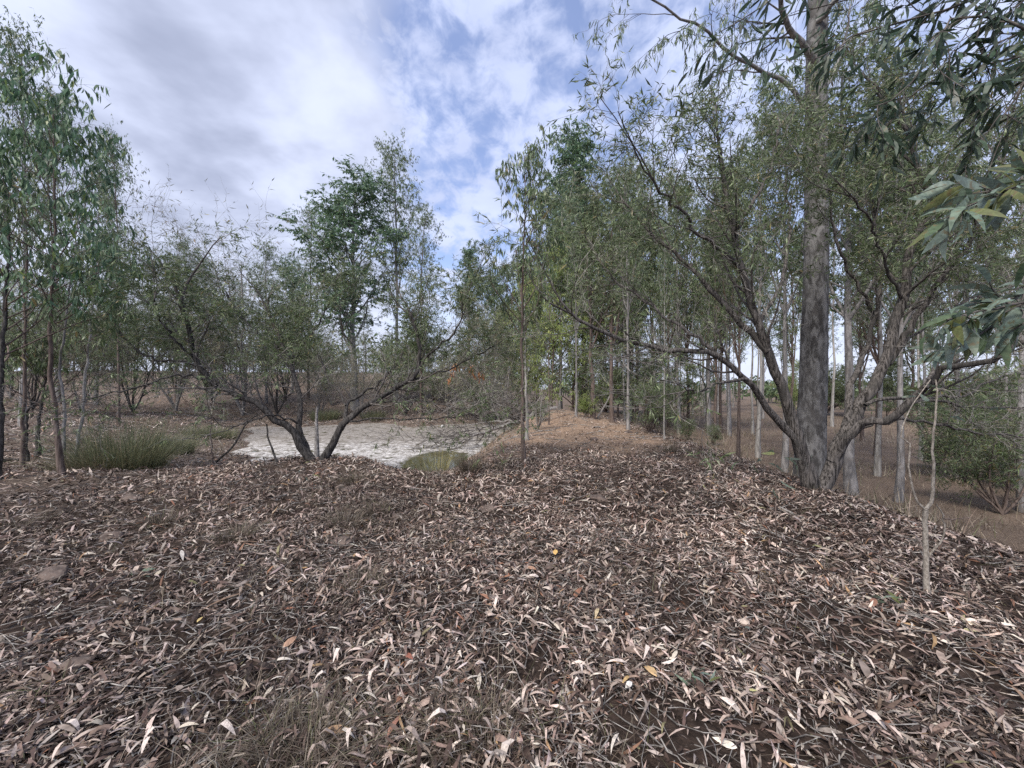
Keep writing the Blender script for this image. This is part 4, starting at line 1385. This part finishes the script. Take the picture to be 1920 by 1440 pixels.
b = foot(2330, 2.1)
t = thing("gum_tree", "near gum standing just out of view, its large dark leaves hanging in from above", "tree", b)
trunk = crom([b - [0, 0, 0.1], b + [0.02, 0, 1.0], b + [-0.05, 0.1, 2.4], b + [0.0, 0.25, 3.8], b + [0.1, 0.5, 5.4]], 20)
R = tap(0.075, 0.03, 20, 0.03)
Geo().add(*tubes(trunk[None], R[None], 12, 0.05)).obj("trunk", M["gum_bark"], t, b, smooth=True)


def from_trunk(z):
    i = int(np.argmin(np.abs(trunk[:, 2] - z)))
    return trunk[i]


nl = []
for z0, pts in [(1.55, [(2040, 600, 2.1), (1960, 565, 2.1), (1900, 572, 2.1), (1840, 585, 2.05), (1775, 600, 2.0)]),
                (1.7, [(2080, 500, 2.3), (1980, 520, 2.25), (1910, 555, 2.25), (1850, 610, 2.2), (1800, 650, 2.2)]),
                (2.3, [(2080, 330, 2.1), (1990, 350, 2.1), (1925, 345, 2.1), (1860, 368, 2.0), (1800, 392, 2.0)]),
                (3.6, [(2150, 20, 2.6), (1950, -20, 2.8), (1790, 10, 2.9), (1700, 40, 3.0), (1610, 66, 3.1), (1530, 110, 3.1)]),
                (3.3, [(2150, 120, 2.5), (1960, 60, 2.6), (1803, 30, 2.8), (1760, 80, 2.8), (1700, 160, 2.9), (1640, 200, 2.9)]),
                (3.2, [(2150, 160, 2.6), (1990, 100, 2.7), (1850, 120, 2.9), (1740, 150, 3.1), (1660, 240, 3.2)]),
                (4.4, [(2100, -200, 2.9), (1850, -180, 3.1), (1650, -110, 3.3), (1500, -40, 3.4), (1420, 20, 3.4), (1350, 60, 3.3)]),
                (4.0, [(2100, -60, 3.0), (1900, -60, 3.3), (1720, -20, 3.6), (1580, 0, 3.8), (1480, 30, 3.9)]),
                (4.6, [(2250, -300, 2.6), (2000, -160, 2.7), (1880, -40, 2.8), (1840, 60, 2.8), (1860, 150, 2.7)]),
                (3.4, [(2150, 60, 2.3), (2010, 90, 2.4), (1930, 150, 2.5), (1880, 220, 2.5)])]:
    p = crom([from_trunk(z0 + EZ - 1.6)] + [at(*q) for q in pts], 16)
    p[1:-1] += rng.normal(0, 0.008, (14, 3))
    r = tap(0.016, 0.004, 16)
    Geo().add(*tubes(p[None], r[None], 7, 0.04)).obj("branch", M["dark_twig"], t, b, smooth=True)
    nl.append((p, r))
NP_ = np.stack([p for p, r in nl])
NR = np.stack([r for p, r in nl])
C1, R1 = grow(NP_[3:], NR[3:], 12, 0.3, 1.0, (0.3, 0.9), 0.45, 6, 0.14, -0.08, 0.6, 0.003, 0.5, even=True)
C2, R2 = grow(C1, R1, 4, 0.2, 1.0, (0.3, 0.9), 0.22, 4, 0.14, -0.12, 0.7, 0.002, 0.6)
Clo, Rlo = grow(NP_[:3], NR[:3], 9, 0.6, 1.0, (0.3, 0.9), 0.2, 5, 0.14, -0.05, 0.7, 0.0025, 0.6, even=True)
Geo().add(*tubes(C1, R1, 5)).add(*tubes(C2, R2, 4)).add(*tubes(Clo, Rlo, 5)).obj("twigs", M["dark_twig"], t, b, kind="stuff")
pos, tan, _ = on_paths(Clo, 5, 0.25)
pos2, tan2, _ = on_paths(NP_[:3], 12, 0.72)
pos, tan = np.concatenate([pos, pos2]), np.concatenate([tan, tan2])
ax = nrmz(tan * 0.8 + rng.normal(0, 0.5, pos.shape) + np.array([-0.1, 0, -0.45]))
hang_leaves(t, b, pos, ax, rng.uniform(0.13, 0.23, len(pos)))
posu, tanu, _ = on_paths(C2, 5, 0.15)
pick = rng.permutation(len(posu))
a1, a2 = pick[:180], pick[180:]
axu = nrmz(tanu * 0.7 + rng.normal(0, 0.35, posu.shape) + np.array([-0.1, 0, -0.55]))
DARKL = big_leaf_meshes(8, [(0.055, 0.09, 0.055), (0.085, 0.125, 0.085), (0.04, 0.065, 0.038), (0.11, 0.155, 0.12)], [4, 3, 3, 1.5])
hang_leaves(t, b, posu[a1], axu[a1], rng.uniform(0.11, 0.18, len(a1)), DARKL)
f = Geo()
n = len(a2)
ln = rng.uniform(0.09, 0.17, n)
nr = nrmz(rng.normal(0, 1, (n, 3)))
V, Q, T, nv = leaf_geo(posu[a2], axu[a2], nr, ln, ln * rng.uniform(.14, .22, n), rng.normal(0, .15, n), rng.normal(.2, .4, n), 3)
f.add(V, Q, T, np.repeat(palette([(0.055, 0.09, 0.055), (0.085, 0.125, 0.085), (0.04, 0.065, 0.038), (0.12, 0.165, 0.13)], [4, 3, 3, 1.5], n, .15), nv, 0))
f.obj("foliage", M["leaf"], t, b, kind="stuff")


# ------------------------------------------------------------------ forked sapling, seedlings
def stick(parent, name, pts, Y, r0, r1, mat, origin, K=14, side=9, wob=0.003, start=None, Y1=None):
    c = limb_px(pts, Y, Y if Y1 is None else Y1, K, wob)
    if start is not None:
        c[0] = start
    Geo().add(*tubes(c[None], tap(r0, r1, K)[None], side, 0.06)).obj(name, M[mat], parent, origin, smooth=True)
    return c


b = base(1737, 1112)
t = thing("sapling", "bare forked sapling with a pale crooked stem standing alone on the leafy slope", "young tree", b)
Y = b[1]
stick(t, "stem", [(1737, 1116), (1736, 1080), (1736, 1040), (1735, 1000), (1735, 956)], Y, 0.021, 0.015, "stem_bark", b, start=b - np.array([0, 0, .05]))
c1 = stick(t, "stem", [(1735, 956), (1745, 945), (1749, 925), (1750, 880), (1748, 850), (1750, 800), (1756, 750), (1754, 712)], Y, 0.013, 0.005, "stem_bark", b)
c2 = stick(t, "stem", [(1735, 956), (1722, 945), (1709, 910), (1704, 870), (1708, 835), (1690, 825), (1694, 795), (1710, 760), (1745, 712)], Y, 0.008, 0.003, "stem_bark", b, Y1=Y + 0.1)
c3 = stick(t, "stem", [(1738, 1048), (1752, 1030), (1766, 1010), (1770, 985), (1768, 965), (1755, 945)], Y, 0.008, 0.004, "stem_bark", b, Y1=Y - 0.08)
c4 = stick(t, "stem", [(1769, 972), (1790, 973), (1820, 970)], Y, 0.006, 0.003, "brown_bark", b)
pp = np.array([at(px, py, Y + dy) for px, py, dy in [(1700, 733, 0), (1724, 731, .02), (1697, 760, .03), (1765, 728, -.03), (1782, 781, .03), (1855, 768, 0), (1690, 745, .05), (1742, 752, .06)]])
hang_leaves(t, b, pp, nrmz(rng.normal(0, 1, (len(pp), 3)) * [1, .6, .25] + [0.2, 0, -0.1]), rng.uniform(0.085, 0.125, len(pp)))

b = base(1458, 1054)
t = thing("seedling", "thin leafy gum seedling standing in the litter below the rough-barked wattle", "seedling", b)
c1 = stick(t, "stem", [(1458, 1056), (1456, 1000), (1455, 940), (1455, 880), (1452, 830)], b[1], 0.006, 0.003, "brown_bark", b, start=b - np.array([0, 0, .03]))
pp = np.array([at(px, py, b[1] + dy) for px, py, dy in [(1455, 850, 0), (1450, 845, .05), (1425, 862, -.04), (1412, 870, 0), (1440, 868, .03), (1470, 858, -.03), (1478, 862, .02), (1392, 865, 0), (1462, 900, 0), (1450, 915, -.03), (1520, 850, .05)]])
hang_leaves(t, b, pp, nrmz(rng.normal(0, 1, (len(pp), 3)) * [1, .6, .3] + [0, 0, -0.5]), rng.uniform(0.12, 0.17, len(pp)))

for (px, py), lab, tops in [((574, 925), "small seedling with one broad pale leaf near the foot of the spreading wattle", [(572, 868), (585, 890), (560, 885), (578, 902)]),
                            ((1150, 1000), "tiny seedling with two dark leaves in the middle of the litter", [(1152, 975), (1140, 980), (1158, 986)]),
                            ((1310, 1300), "low green herb with spread leaves by the scuffed earth", [(1296, 1268), (1312, 1262), (1330, 1278), (1304, 1282), (1290, 1285)]),
                            ((1668, 1140), "small green herb near the foot of the bare forked sapling", [(1655, 1122), (1670, 1118), (1685, 1126), (1662, 1130)]),
                            ((700, 1345), "small weed with yellow-green leaves in the tangle of dry grass", [(688, 1338), (702, 1330), (716, 1342), (694, 1352)]),
                            ((262, 1090), "dark green low herb beside a half-buried stone", [(250, 1078), (266, 1070), (282, 1082), (255, 1095), (275, 1096)]),
                            ((1500, 880), "little plant with upright leaves at the rough-barked wattle's foot", [(1494, 850), (1505, 855), (1512, 862)])]:
    b = base(px, py)
    t = thing("seedling", lab, "plant", b)
    P = []
    for q in tops:
        e = at(*q, b[1] + rng.uniform(-.03, .03))
        P.append(crom([b - [0, 0, .01], (b + e) / 2 + rng.normal(0, .008, 3), e], 6))
    P = np.array(P)
    for p in P:
        Geo().add(*tubes(p[None], tap(.003, .0015, 6)[None], 5)).obj("stem", M["brown_bark"], t, b)
    reps = 1 if b[1] > 3 else 2
    pos = np.repeat(P[:, -1], reps, 0)
    L = np.clip(0.035 + 0.018 * b[1], 0.04, 0.12)
    hang_leaves(t, b, pos, nrmz(rng.normal(0, 1, pos.shape) * [1, .7, .4] + [0, 0, .1]), rng.uniform(0.8, 1.2, len(pos)) * L)


# ------------------------------------------------------------------ sedge clumps and reeds by the pond
def clump(name, label, cat, px, py, n, rad, hmin, hmax, cols, w, width=0.010, lean=0.45, loc=None, squash=1.0, droop=0.6):
    p = base(px, py) if loc is None else loc
    a = rng.uniform(0, 6.283, n)
    rr = rad * np.sqrt(rng.random(n))
    x, y = p[0] + rr * np.cos(a), p[1] + rr * np.sin(a) * squash
    V, Q, C = blades(x, y, hmin, hmax, width, lean, cols, w, droop, z=np.minimum(hgt(x, y), p[2] + 0.05), yaw=a + rng.normal(0, 0.8, n))
    o = Geo().add(V, Q, None, C).obj(name, M["blade"], origin=p)
    o.location = tuple(p)
    return tag(o, label, cat)


SEDGE = ([(0.16, 0.18, 0.10), (0.21, 0.215, 0.13), (0.10, 0.12, 0.065), (0.27, 0.235, 0.14)], [5, 3, 2, 1.6])
clump("sedge", "big grey-green sedge clump leaning over at the pond's near corner", "sedge", 0, 0, 2000, 0.66, 0.6, 1.6, *SEDGE, lean=0.42, loc=foot(235, 9.4))
clump("sedge", "brownish sedge next to the pale leaning stem, touching the big grey-green clump", "sedge", 0, 0, 1500, 0.55, 0.35, 0.8, [(0.17, 0.14, 0.09), (0.11, 0.115, 0.065), (0.23, 0.19, 0.13)], [4, 4, 2], lean=0.6, loc=foot(180, 8.9))
clump("sedge", "smaller rounded sedge clump between the big clump and the pond", "sedge", 0, 0, 1300, 0.5, 0.4, 0.75, *SEDGE, loc=foot(325, 12.6))
clump("sedge", "low olive sedge running to the water past the rounded clump", "sedge", 0, 0, 1300, 0.9, 0.25, 0.6, *SEDGE, loc=foot(395, 16.5))
clump("sedge", "dark sedge tuft on the pond's far shore between the wattle's limbs", "sedge", 610, 788, 900, 0.8, 0.4, 0.8, *SEDGE, width=0.016)
clump("sedge", "dark sedge tuft on the far shore, behind the low level limb", "sedge", 700, 786, 700, 0.7, 0.35, 0.7, *SEDGE, width=0.016)
REED = ([(0.42, 0.38, 0.15), (0.52, 0.46, 0.22), (0.29, 0.28, 0.10), (0.20, 0.16, 0.09)], [4, 3, 3, 1.4])
pw = np.array([(818 - 960) / F * 11.6, 11.6, WATER])
clump("reeds", "yellow-green reeds standing in the clear patch of the pond", "reeds", 0, 0, 120, 0.42, 0.45, 0.95, *REED, width=0.010, lean=0.28, loc=pw, droop=0.25)
pw = np.array([(748 - 960) / F * 11.7, 11.7, WATER])
clump("reeds", "thin yellow reeds beside the bigger clump in the clear water", "reeds", 0, 0, 40, 0.34, 0.35, 0.65, *REED, width=0.009, lean=0.35, loc=pw, droop=0.25)
clump("grass_tuft", "dry brown grass tuft on the bank at the water's corner", "grass tuft", 880, 886, 420, 0.16, 0.15, 0.42, *DRY, width=0.006)
for (px, py), lab, n, hh in [((300, 985), "dry grass tuft in the litter near the flat dark stone", 420, .2), ((660, 905), "wispy brown tuft on the bank above the clear water", 260, .3),
                             ((650, 985), "thin dry tuft in the open litter below the bank", 260, .24), ((705, 965), "reddish dry tuft next to the small buried stone", 260, .22),
                             ((440, 1010), "grey grass tuft in the litter among buried stones", 380, .2), ((680, 1105), "flattened dry tuft in the middle of the litter", 380, .16),
                             ((890, 1390), "dry grass tuft sprawling over leaves at the bottom of the view", 420, .14), ((560, 1400), "tangled grey grass tuft at the bottom of the view", 520, .16),
                             ((1260, 850), "pale dry grass tuft on the wall's shoulder by the thin young stem", 300, .4), ((930, 880), "short dry tuft at the foot of the crest sapling", 180, .2)]:
    clump("grass_tuft", lab, "grass tuft", px, py, n, 0.16 if py < 1300 else 0.2, hh * 0.35, hh, *DRY, width=0.0038, lean=0.75)


# ------------------------------------------------------------------ stones
def stone_mat():
    m, t, b, out = new_mat("stone")
    tc = nd(t, "ShaderNodeTexCoord")
    n1 = noise(t, tc.outputs["Object"], 9.0, 5.0, 0.65)
    n2 = noise(t, tc.outputs["Object"], 45.0, 4.0, 0.6)
    c = mixc(t, mrange(t, n1, 0.3, 0.7), (0.055, 0.040, 0.034), (0.145, 0.108, 0.088))
    c = mixc(t, mrange(t, n2, 0.56, 0.68, 0, 0.6), c, (0.22, 0.205, 0.18))
    t.links.new(c, b.inputs["Base Color"])
    b.inputs["Roughness"].default_value = 0.9
    bump(t, b, n2, 0.6, 0.01)
    return m


M["stone"] = stone_mat()


def stone(px, py, size, label, flat=0.5):
    import bmesh
    p = base(px, py)
    bm = bmesh.new()
    bmesh.ops.create_icosphere(bm, subdivisions=3, radius=1.0)
    k = rng.uniform(0, 10)
    nn = nrmz(rng.normal(0, 1, (7, 3)))
    dd = rng.uniform(0.55, 0.9, 7)
    for v in bm.verts:
        c = np.array(v.co)
        for a, d in zip(nn, dd):
            e = c @ a - d
            if e > 0:
                c = c - a * e * 0.85
        c = c * (1 + 0.06 * wav(c[0] * 3 + k, c[1] * 3 + c[2] * 2, 1.0, 2))
        v.co = Vector(c * np.array([size, size * 0.75, size * flat]))
    me = bpy.data.meshes.new("stone")
    bm.to_mesh(me)
    bm.free()
    me.materials.append(M["stone"])
    o = bpy.data.objects.new("stone", me)
    o.location = (p[0], p[1], p[2] + size * flat * 0.12)
    o.rotation_euler = (rng.normal(0, .12), rng.normal(0, .12), rng.uniform(-0.5, 0.5))
    COL.objects.link(o)
    return tag(o, label, "stone")


for px, py, s, lab, fl in [(140, 1248, 0.115, "long brown stone lying in the litter near the bottom corner", 0.42), (246, 938, 0.21, "flat dark stone half buried behind the litter by the pond bank", 0.4),
                           (205, 1012, 0.12, "rounded grey stone in the litter below the flat dark stone", 0.55), (95, 1082, 0.16, "broad low stone covered by litter near the frame edge", 0.4),
                           (345, 1045, 0.07, "small dark stone beside a pale curled leaf", 0.6), (640, 1020, 0.13, "flat reddish stone in the open litter", 0.4),
                           (746, 972, 0.085, "small dark knob of stone in the open litter", 0.7), (918, 955, 0.12, "grey stone in the litter in front of the crest sapling", 0.45),
                           (1122, 938, 0.14, "dark angular stone with a sharp raised corner in the litter", 0.6), (940, 925, 0.12, "pale tan flat stone below the crest sapling", 0.35),
                           (1085, 945, 0.08, "yellowish flat stone next to the dark angular one", 0.35), (1113, 825, 0.13, "dark lump on the orange crown of the wall", 0.5),
                           (1178, 812, 0.16, "tan stone at the edge of the orange crown", 0.5), (235, 1128, 0.06, "small tan stone by the dark green herb", 0.6), (648, 922, 0.1, "orange-brown stone near the wispy tuft", 0.5)]:
    stone(px, py, s, lab, fl)

# ------------------------------------------------------------------ fallen timber and dead branches
ya = 17.2
b = foot(1040, 19.6)
t = thing("fallen_tree", "dead grey tree fallen from the dam wall into the pond with bare broken branches", "fallen tree", b)


def lay(pts, r0, r1, K=16, name="trunk", mat="dead_wood", wob=0.03):
    c = crom([at(*q) for q in pts], K)
    c[:, 2] = np.maximum(c[:, 2], hgt(c[:, 0], c[:, 1]) + r0 * 0.6)
    c[:, 2] = np.maximum(c[:, 2], WATER + 0.02)
    c[1:-1] += rng.normal(0, wob, (K - 2, 3))
    R = tap(r0, r1, K)
    Geo().add(*tubes(c[None], R[None], 9, 0.06)).obj(name, M[mat], t, b, smooth=True)
    return c, R


F1 = [lay([(1042, 766, 20.5), (1010, 778, 19.6), (985, 788, 18.6), (955, 797, 17.6), (920, 806, 16.6), (880, 818, 15.6)], 0.13, 0.04),
      lay([(960, 795, 17.8), (925, 800, 17.6), (880, 806, 17.2), (830, 818, 16.4)], 0.06, 0.02, name="branch"),
      lay([(940, 800, 17.0), (905, 812, 16.2), (870, 826, 15.2), (830, 832, 14.8)], 0.05, 0.02, name="branch"),
      lay([(975, 790, 18.2), (930, 790, 18.6), (880, 797, 18.8), (820, 806, 18.4)], 0.05, 0.018, name="branch"),
      lay([(1000, 780, 19.0), (1008, 765, 18.8), (1012, 745, 18.6)], 0.04, 0.015, name="branch"),
      lay([(985, 787, 18.6), (975, 770, 18.2), (968, 750, 18.0)], 0.035, 0.012, name="branch"),
      lay([(900, 812, 16.2), (850, 822, 15.6), (790, 826, 15.4), (740, 824, 15.6)], 0.04, 0.015, name="branch")]
FP = np.stack([a for a, r in F1])
FR = np.stack([r for a, r in F1])
C1, R1 = grow(FP, FR, 16, 0.2, 1.0, (0.3, 0.9), 1.1, 6, 0.15, 0.0, 0.4, 0.010, 0.4)
C2, R2 = grow(C1, R1, 5, 0.2, 1.0, (0.3, 0.9), 0.6, 5, 0.18, 0.02, 0.5, 0.006, 0.5)
for C in (C1, C2):
    C[..., 2] = np.maximum(C[..., 2], np.maximum(hgt(C[..., 0], C[..., 1]), WATER) + 0.02)
Geo().add(*tubes(C1, R1, 4)).add(*tubes(C2, R2, 3)).obj("twigs", M["dark_twig"], t, b, kind="stuff")

for nm, lab, pts, r, mat in [
        ("stick", "pale short stick lying on the orange crown of the wall", [(1114, 803), (1124, 802.5), (1133, 803)], 0.035, "dead_wood"),
        ("stick", "dark crooked stick on the wall's shoulder near the dry grass", [(1232, 838), (1246, 842), (1262, 846), (1290, 851)], 0.022, "dark_bark"),
        ("stick", "long grey branch lying on the leafy slope below the rough-barked wattle", [(1458, 951), (1480, 962), (1510, 975), (1553, 993)], 0.016, "dead_wood"),
        ("stick", "dark fallen branch on the slope behind the rough-barked wattle's foot", [(1570, 925), (1610, 940), (1650, 952), (1690, 958)], 0.03, "dark_bark"),
        ("stick", "thin bent twig lying over leaves near the bottom edge", [(820, 1367), (845, 1356), (868, 1345), (880, 1335)], 0.004, "brown_bark"),
        ("stick", "dark stick low on the slope near the frame edge", [(1560, 950), (1640, 990), (1740, 1020), (1800, 1040)], 0.012, "dark_bark"),
        ("stick", "black charred stick on the ground near the charred stem", [(5, 868), (20, 866), (36, 866)], 0.05, "dark_bark"),
        ("stick", "pale leaning dead pole at the end of the dam wall", [(1120, 785), (1132, 765), (1143, 745), (1150, 727)], 0.04, "dead_wood")]:
    g_ = [base(*q) for q in pts]
    if "leaning" in lab:
        g_ = [base(*pts[0])] + [at(px, py, base(*pts[0])[1] + .1 * i) for i, (px, py) in enumerate(pts[1:], 1)]
    c = crom(g_, 12)
    c[:, 2] += r * 0.7
    tag(Geo().add(*tubes(c[None], tap(r, r * 0.6, 12)[None], 8, 0.07)).obj(nm, M[mat], smooth=True), lab, "stick")

# bare low shrub on the crest and the dead leaf sprays
b = base(1008, 806)
t = thing("dead_shrub", "small bare grey shrub on the pond side of the crest by the fallen tree", "shrub", b)
S = np.zeros((1, 3, 3)) + b
S[0, :, 2] += [-0.05, 0.02, 0.1]
C1, R1 = grow(S, np.full((1, 3), .03), 6, .3, 1, (0.1, .6), 1.3, 7, .12, .1, .8, .01, .4)
for c, r in zip(C1, R1):
    Geo().add(*tubes(c[None], r[None], 6)).obj("stem", M["dead_wood"], t, b, smooth=True)
C2, R2 = grow(C1, R1, 7, .3, 1, (.3, .9), .5, 5, .15, .05, .5, .005, .5)
Geo().add(*tubes(C2, R2, 3)).obj("twigs", M["twig"], t, b, kind="stuff")

for lab, pts, Y, n in (("branch of orange dead leaves hanging behind the spreading wattle, the more upright of two", [(850, 672), (852, 690), (846, 712)], 11.5, 30),
                       ("branch of orange dead leaves stretched level behind the spreading wattle", [(860, 688), (880, 690), (905, 700)], 11.5, 44)):
    c = limb_px(pts, Y, Y, 8, .01)
    t = thing("dead_branch", lab, "branch", c[0])
    Geo().add(*tubes(c[None], tap(.018, .008, 8)[None], 6)).obj("branch", M["dark_twig"], t, c[0])
    C1, R1 = grow(c[None], tap(.018, .008, 8)[None], 12, .1, 1, (.4, 1.), .25, 4, .15, -.1, .5, .003)
    f = Geo()
    foliage(f, C1, n // 12 + 3, .13, .28, ([(0.36, 0.16, 0.07), (0.40, 0.22, 0.10), (0.24, 0.11, 0.06)], [3, 2, 2]), 2, .7, .1, .4)
    f.obj("foliage", M["leaf"], t, c[0], kind="stuff")

# the one pale lump on the scum
p = base(829, 808)
p[2] = WATER
import bmesh
bm = bmesh.new()
bmesh.ops.create_icosphere(bm, subdivisions=2, radius=1)
for v in bm.verts:
    c = np.array(v.co)
    v.co = Vector(c * (1 + 0.22 * wav(c[0] * 2, c[1] * 2 + c[2], 0.8, 3)) * np.array([0.13, 0.09, 0.075]))
me = bpy.data.meshes.new("lump")
bm.to_mesh(me)
bm.free()
ml, tl, bl, _ = new_mat("white_lump")
tcl = nd(tl, "ShaderNodeTexCoord")
tl.links.new(mixc(tl, mrange(tl, noise(tl, tcl.outputs["Object"], 14, 3), .5, .65), (0.72, 0.72, 0.72), (0.40, 0.39, 0.38)), bl.inputs["Base Color"])
bl.inputs["Roughness"].default_value = 0.6
me.materials.append(ml)
o = bpy.data.objects.new("lump", me)
o.location = (p[0], p[1], WATER + 0.05)
COL.objects.link(o)
tag(o, "small white lump floating on the grey scum of the pond", "lump")


# ------------------------------------------------------------------ the few fallen leaves that stand out by colour
def odd_leaf(px, py, L, wr, col, label, lift=0.035, curl=0.5, bend=0.1, yaw=None):
    p = base(px, py)
    V, Q, T, nv = leaf_geo(np.array([[-0.5, 0, 0]]), np.array([[1.0, 0, 0]]), np.array([[0, 0, 1.0]]), np.array([1.0]), np.array([wr]), np.array([bend]), np.array([curl]), 3)
    o = Geo().add(V * L, Q, T, np.tile(col, (nv, 1))).obj("fallen_leaf", M["dry_leaf"])
    o.location = (p[0], p[1], p[2] + lift)
    o.rotation_euler = (rng.normal(0, .25), rng.normal(0, .2), rng.uniform(0, 6.28) if yaw is None else yaw)
    return tag(o, label, "leaf")


for a in [(1042, 1048, .075, .6, (0.62, 0.40, 0.14), "bright yellow broad leaf on a dark clod in the middle of the litter", .06),
          (1220, 1270, .105, .4, (0.55, 0.38, 0.20), "curled tan-yellow leaf on the scuffed earth"),
          (1172, 1288, .085, .2, (0.52, 0.36, 0.17), "narrow tan leaf next to the curled tan-yellow leaf"),
          (1178, 1298, .05, .55, (0.66, 0.64, 0.60), "small crumpled whitish leaf touching the narrow tan leaf"),
          (1412, 1308, .045, .3, (0.45, 0.43, 0.20), "short yellow-green leaf right of the low green herb" ),
          (545, 1216, .10, .38, (0.44, 0.27, 0.18), "pinkish tan leaf lying by itself among grey ones"),
          (743, 1376, .125, .24, (0.36, 0.18, 0.13), "big reddish brown leaf near the bottom edge"),
          (635, 1388, .13, .28, (0.34, 0.22, 0.13), "long brown curled leaf over the tangled grass"),
          (672, 1400, .075, .35, (0.36, 0.19, 0.14), "small red-brown leaf beside the long brown curled one"),
          (372, 1186, .07, .4, (0.55, 0.52, 0.47), "pale cupped leaf with a yellow leaf behind it"),
          (376, 1172, .055, .4, (0.52, 0.40, 0.18), "yellow leaf tucked behind the pale cupped one"),
          (908, 1128, .085, .5, (0.42, 0.22, 0.14), "rusty leaf in the middle of the litter below the yellow one"),
          (997, 1075, .08, .5, (0.44, 0.26, 0.17), "orange-brown leaf beside the dark clod"),
          (767, 1245, .08, .35, (0.28, 0.11, 0.075), "dark red leaf half hidden in the litter"),
          (1640, 1140, .14, .3, (0.30, 0.16, 0.11), "long red-brown bark-like leaf near the forked sapling"),
          (1822, 1182, .07, .8, (0.50, 0.40, 0.28), "round tan leaf low on the slope near the frame edge"),
          (1823, 1196, .10, .3, (0.50, 0.45, 0.25), "yellowish leaf below the round tan one"),
          (1403, 1190, .11, .2, (0.17, 0.20, 0.17), "fallen dull green leaf among brown ones"),
          (340, 1050, .13, .25, (0.58, 0.54, 0.48), "large whitish curled leaf against the small dark stone"),
          (1118, 1160, .11, .25, (0.52, 0.42, 0.26), "straw-coloured long leaf under the middle of the slope")]:
    odd_leaf(*a)
stone(1033, 1068, 0.06, "dark clod of earth holding the bright yellow leaf", 0.9)
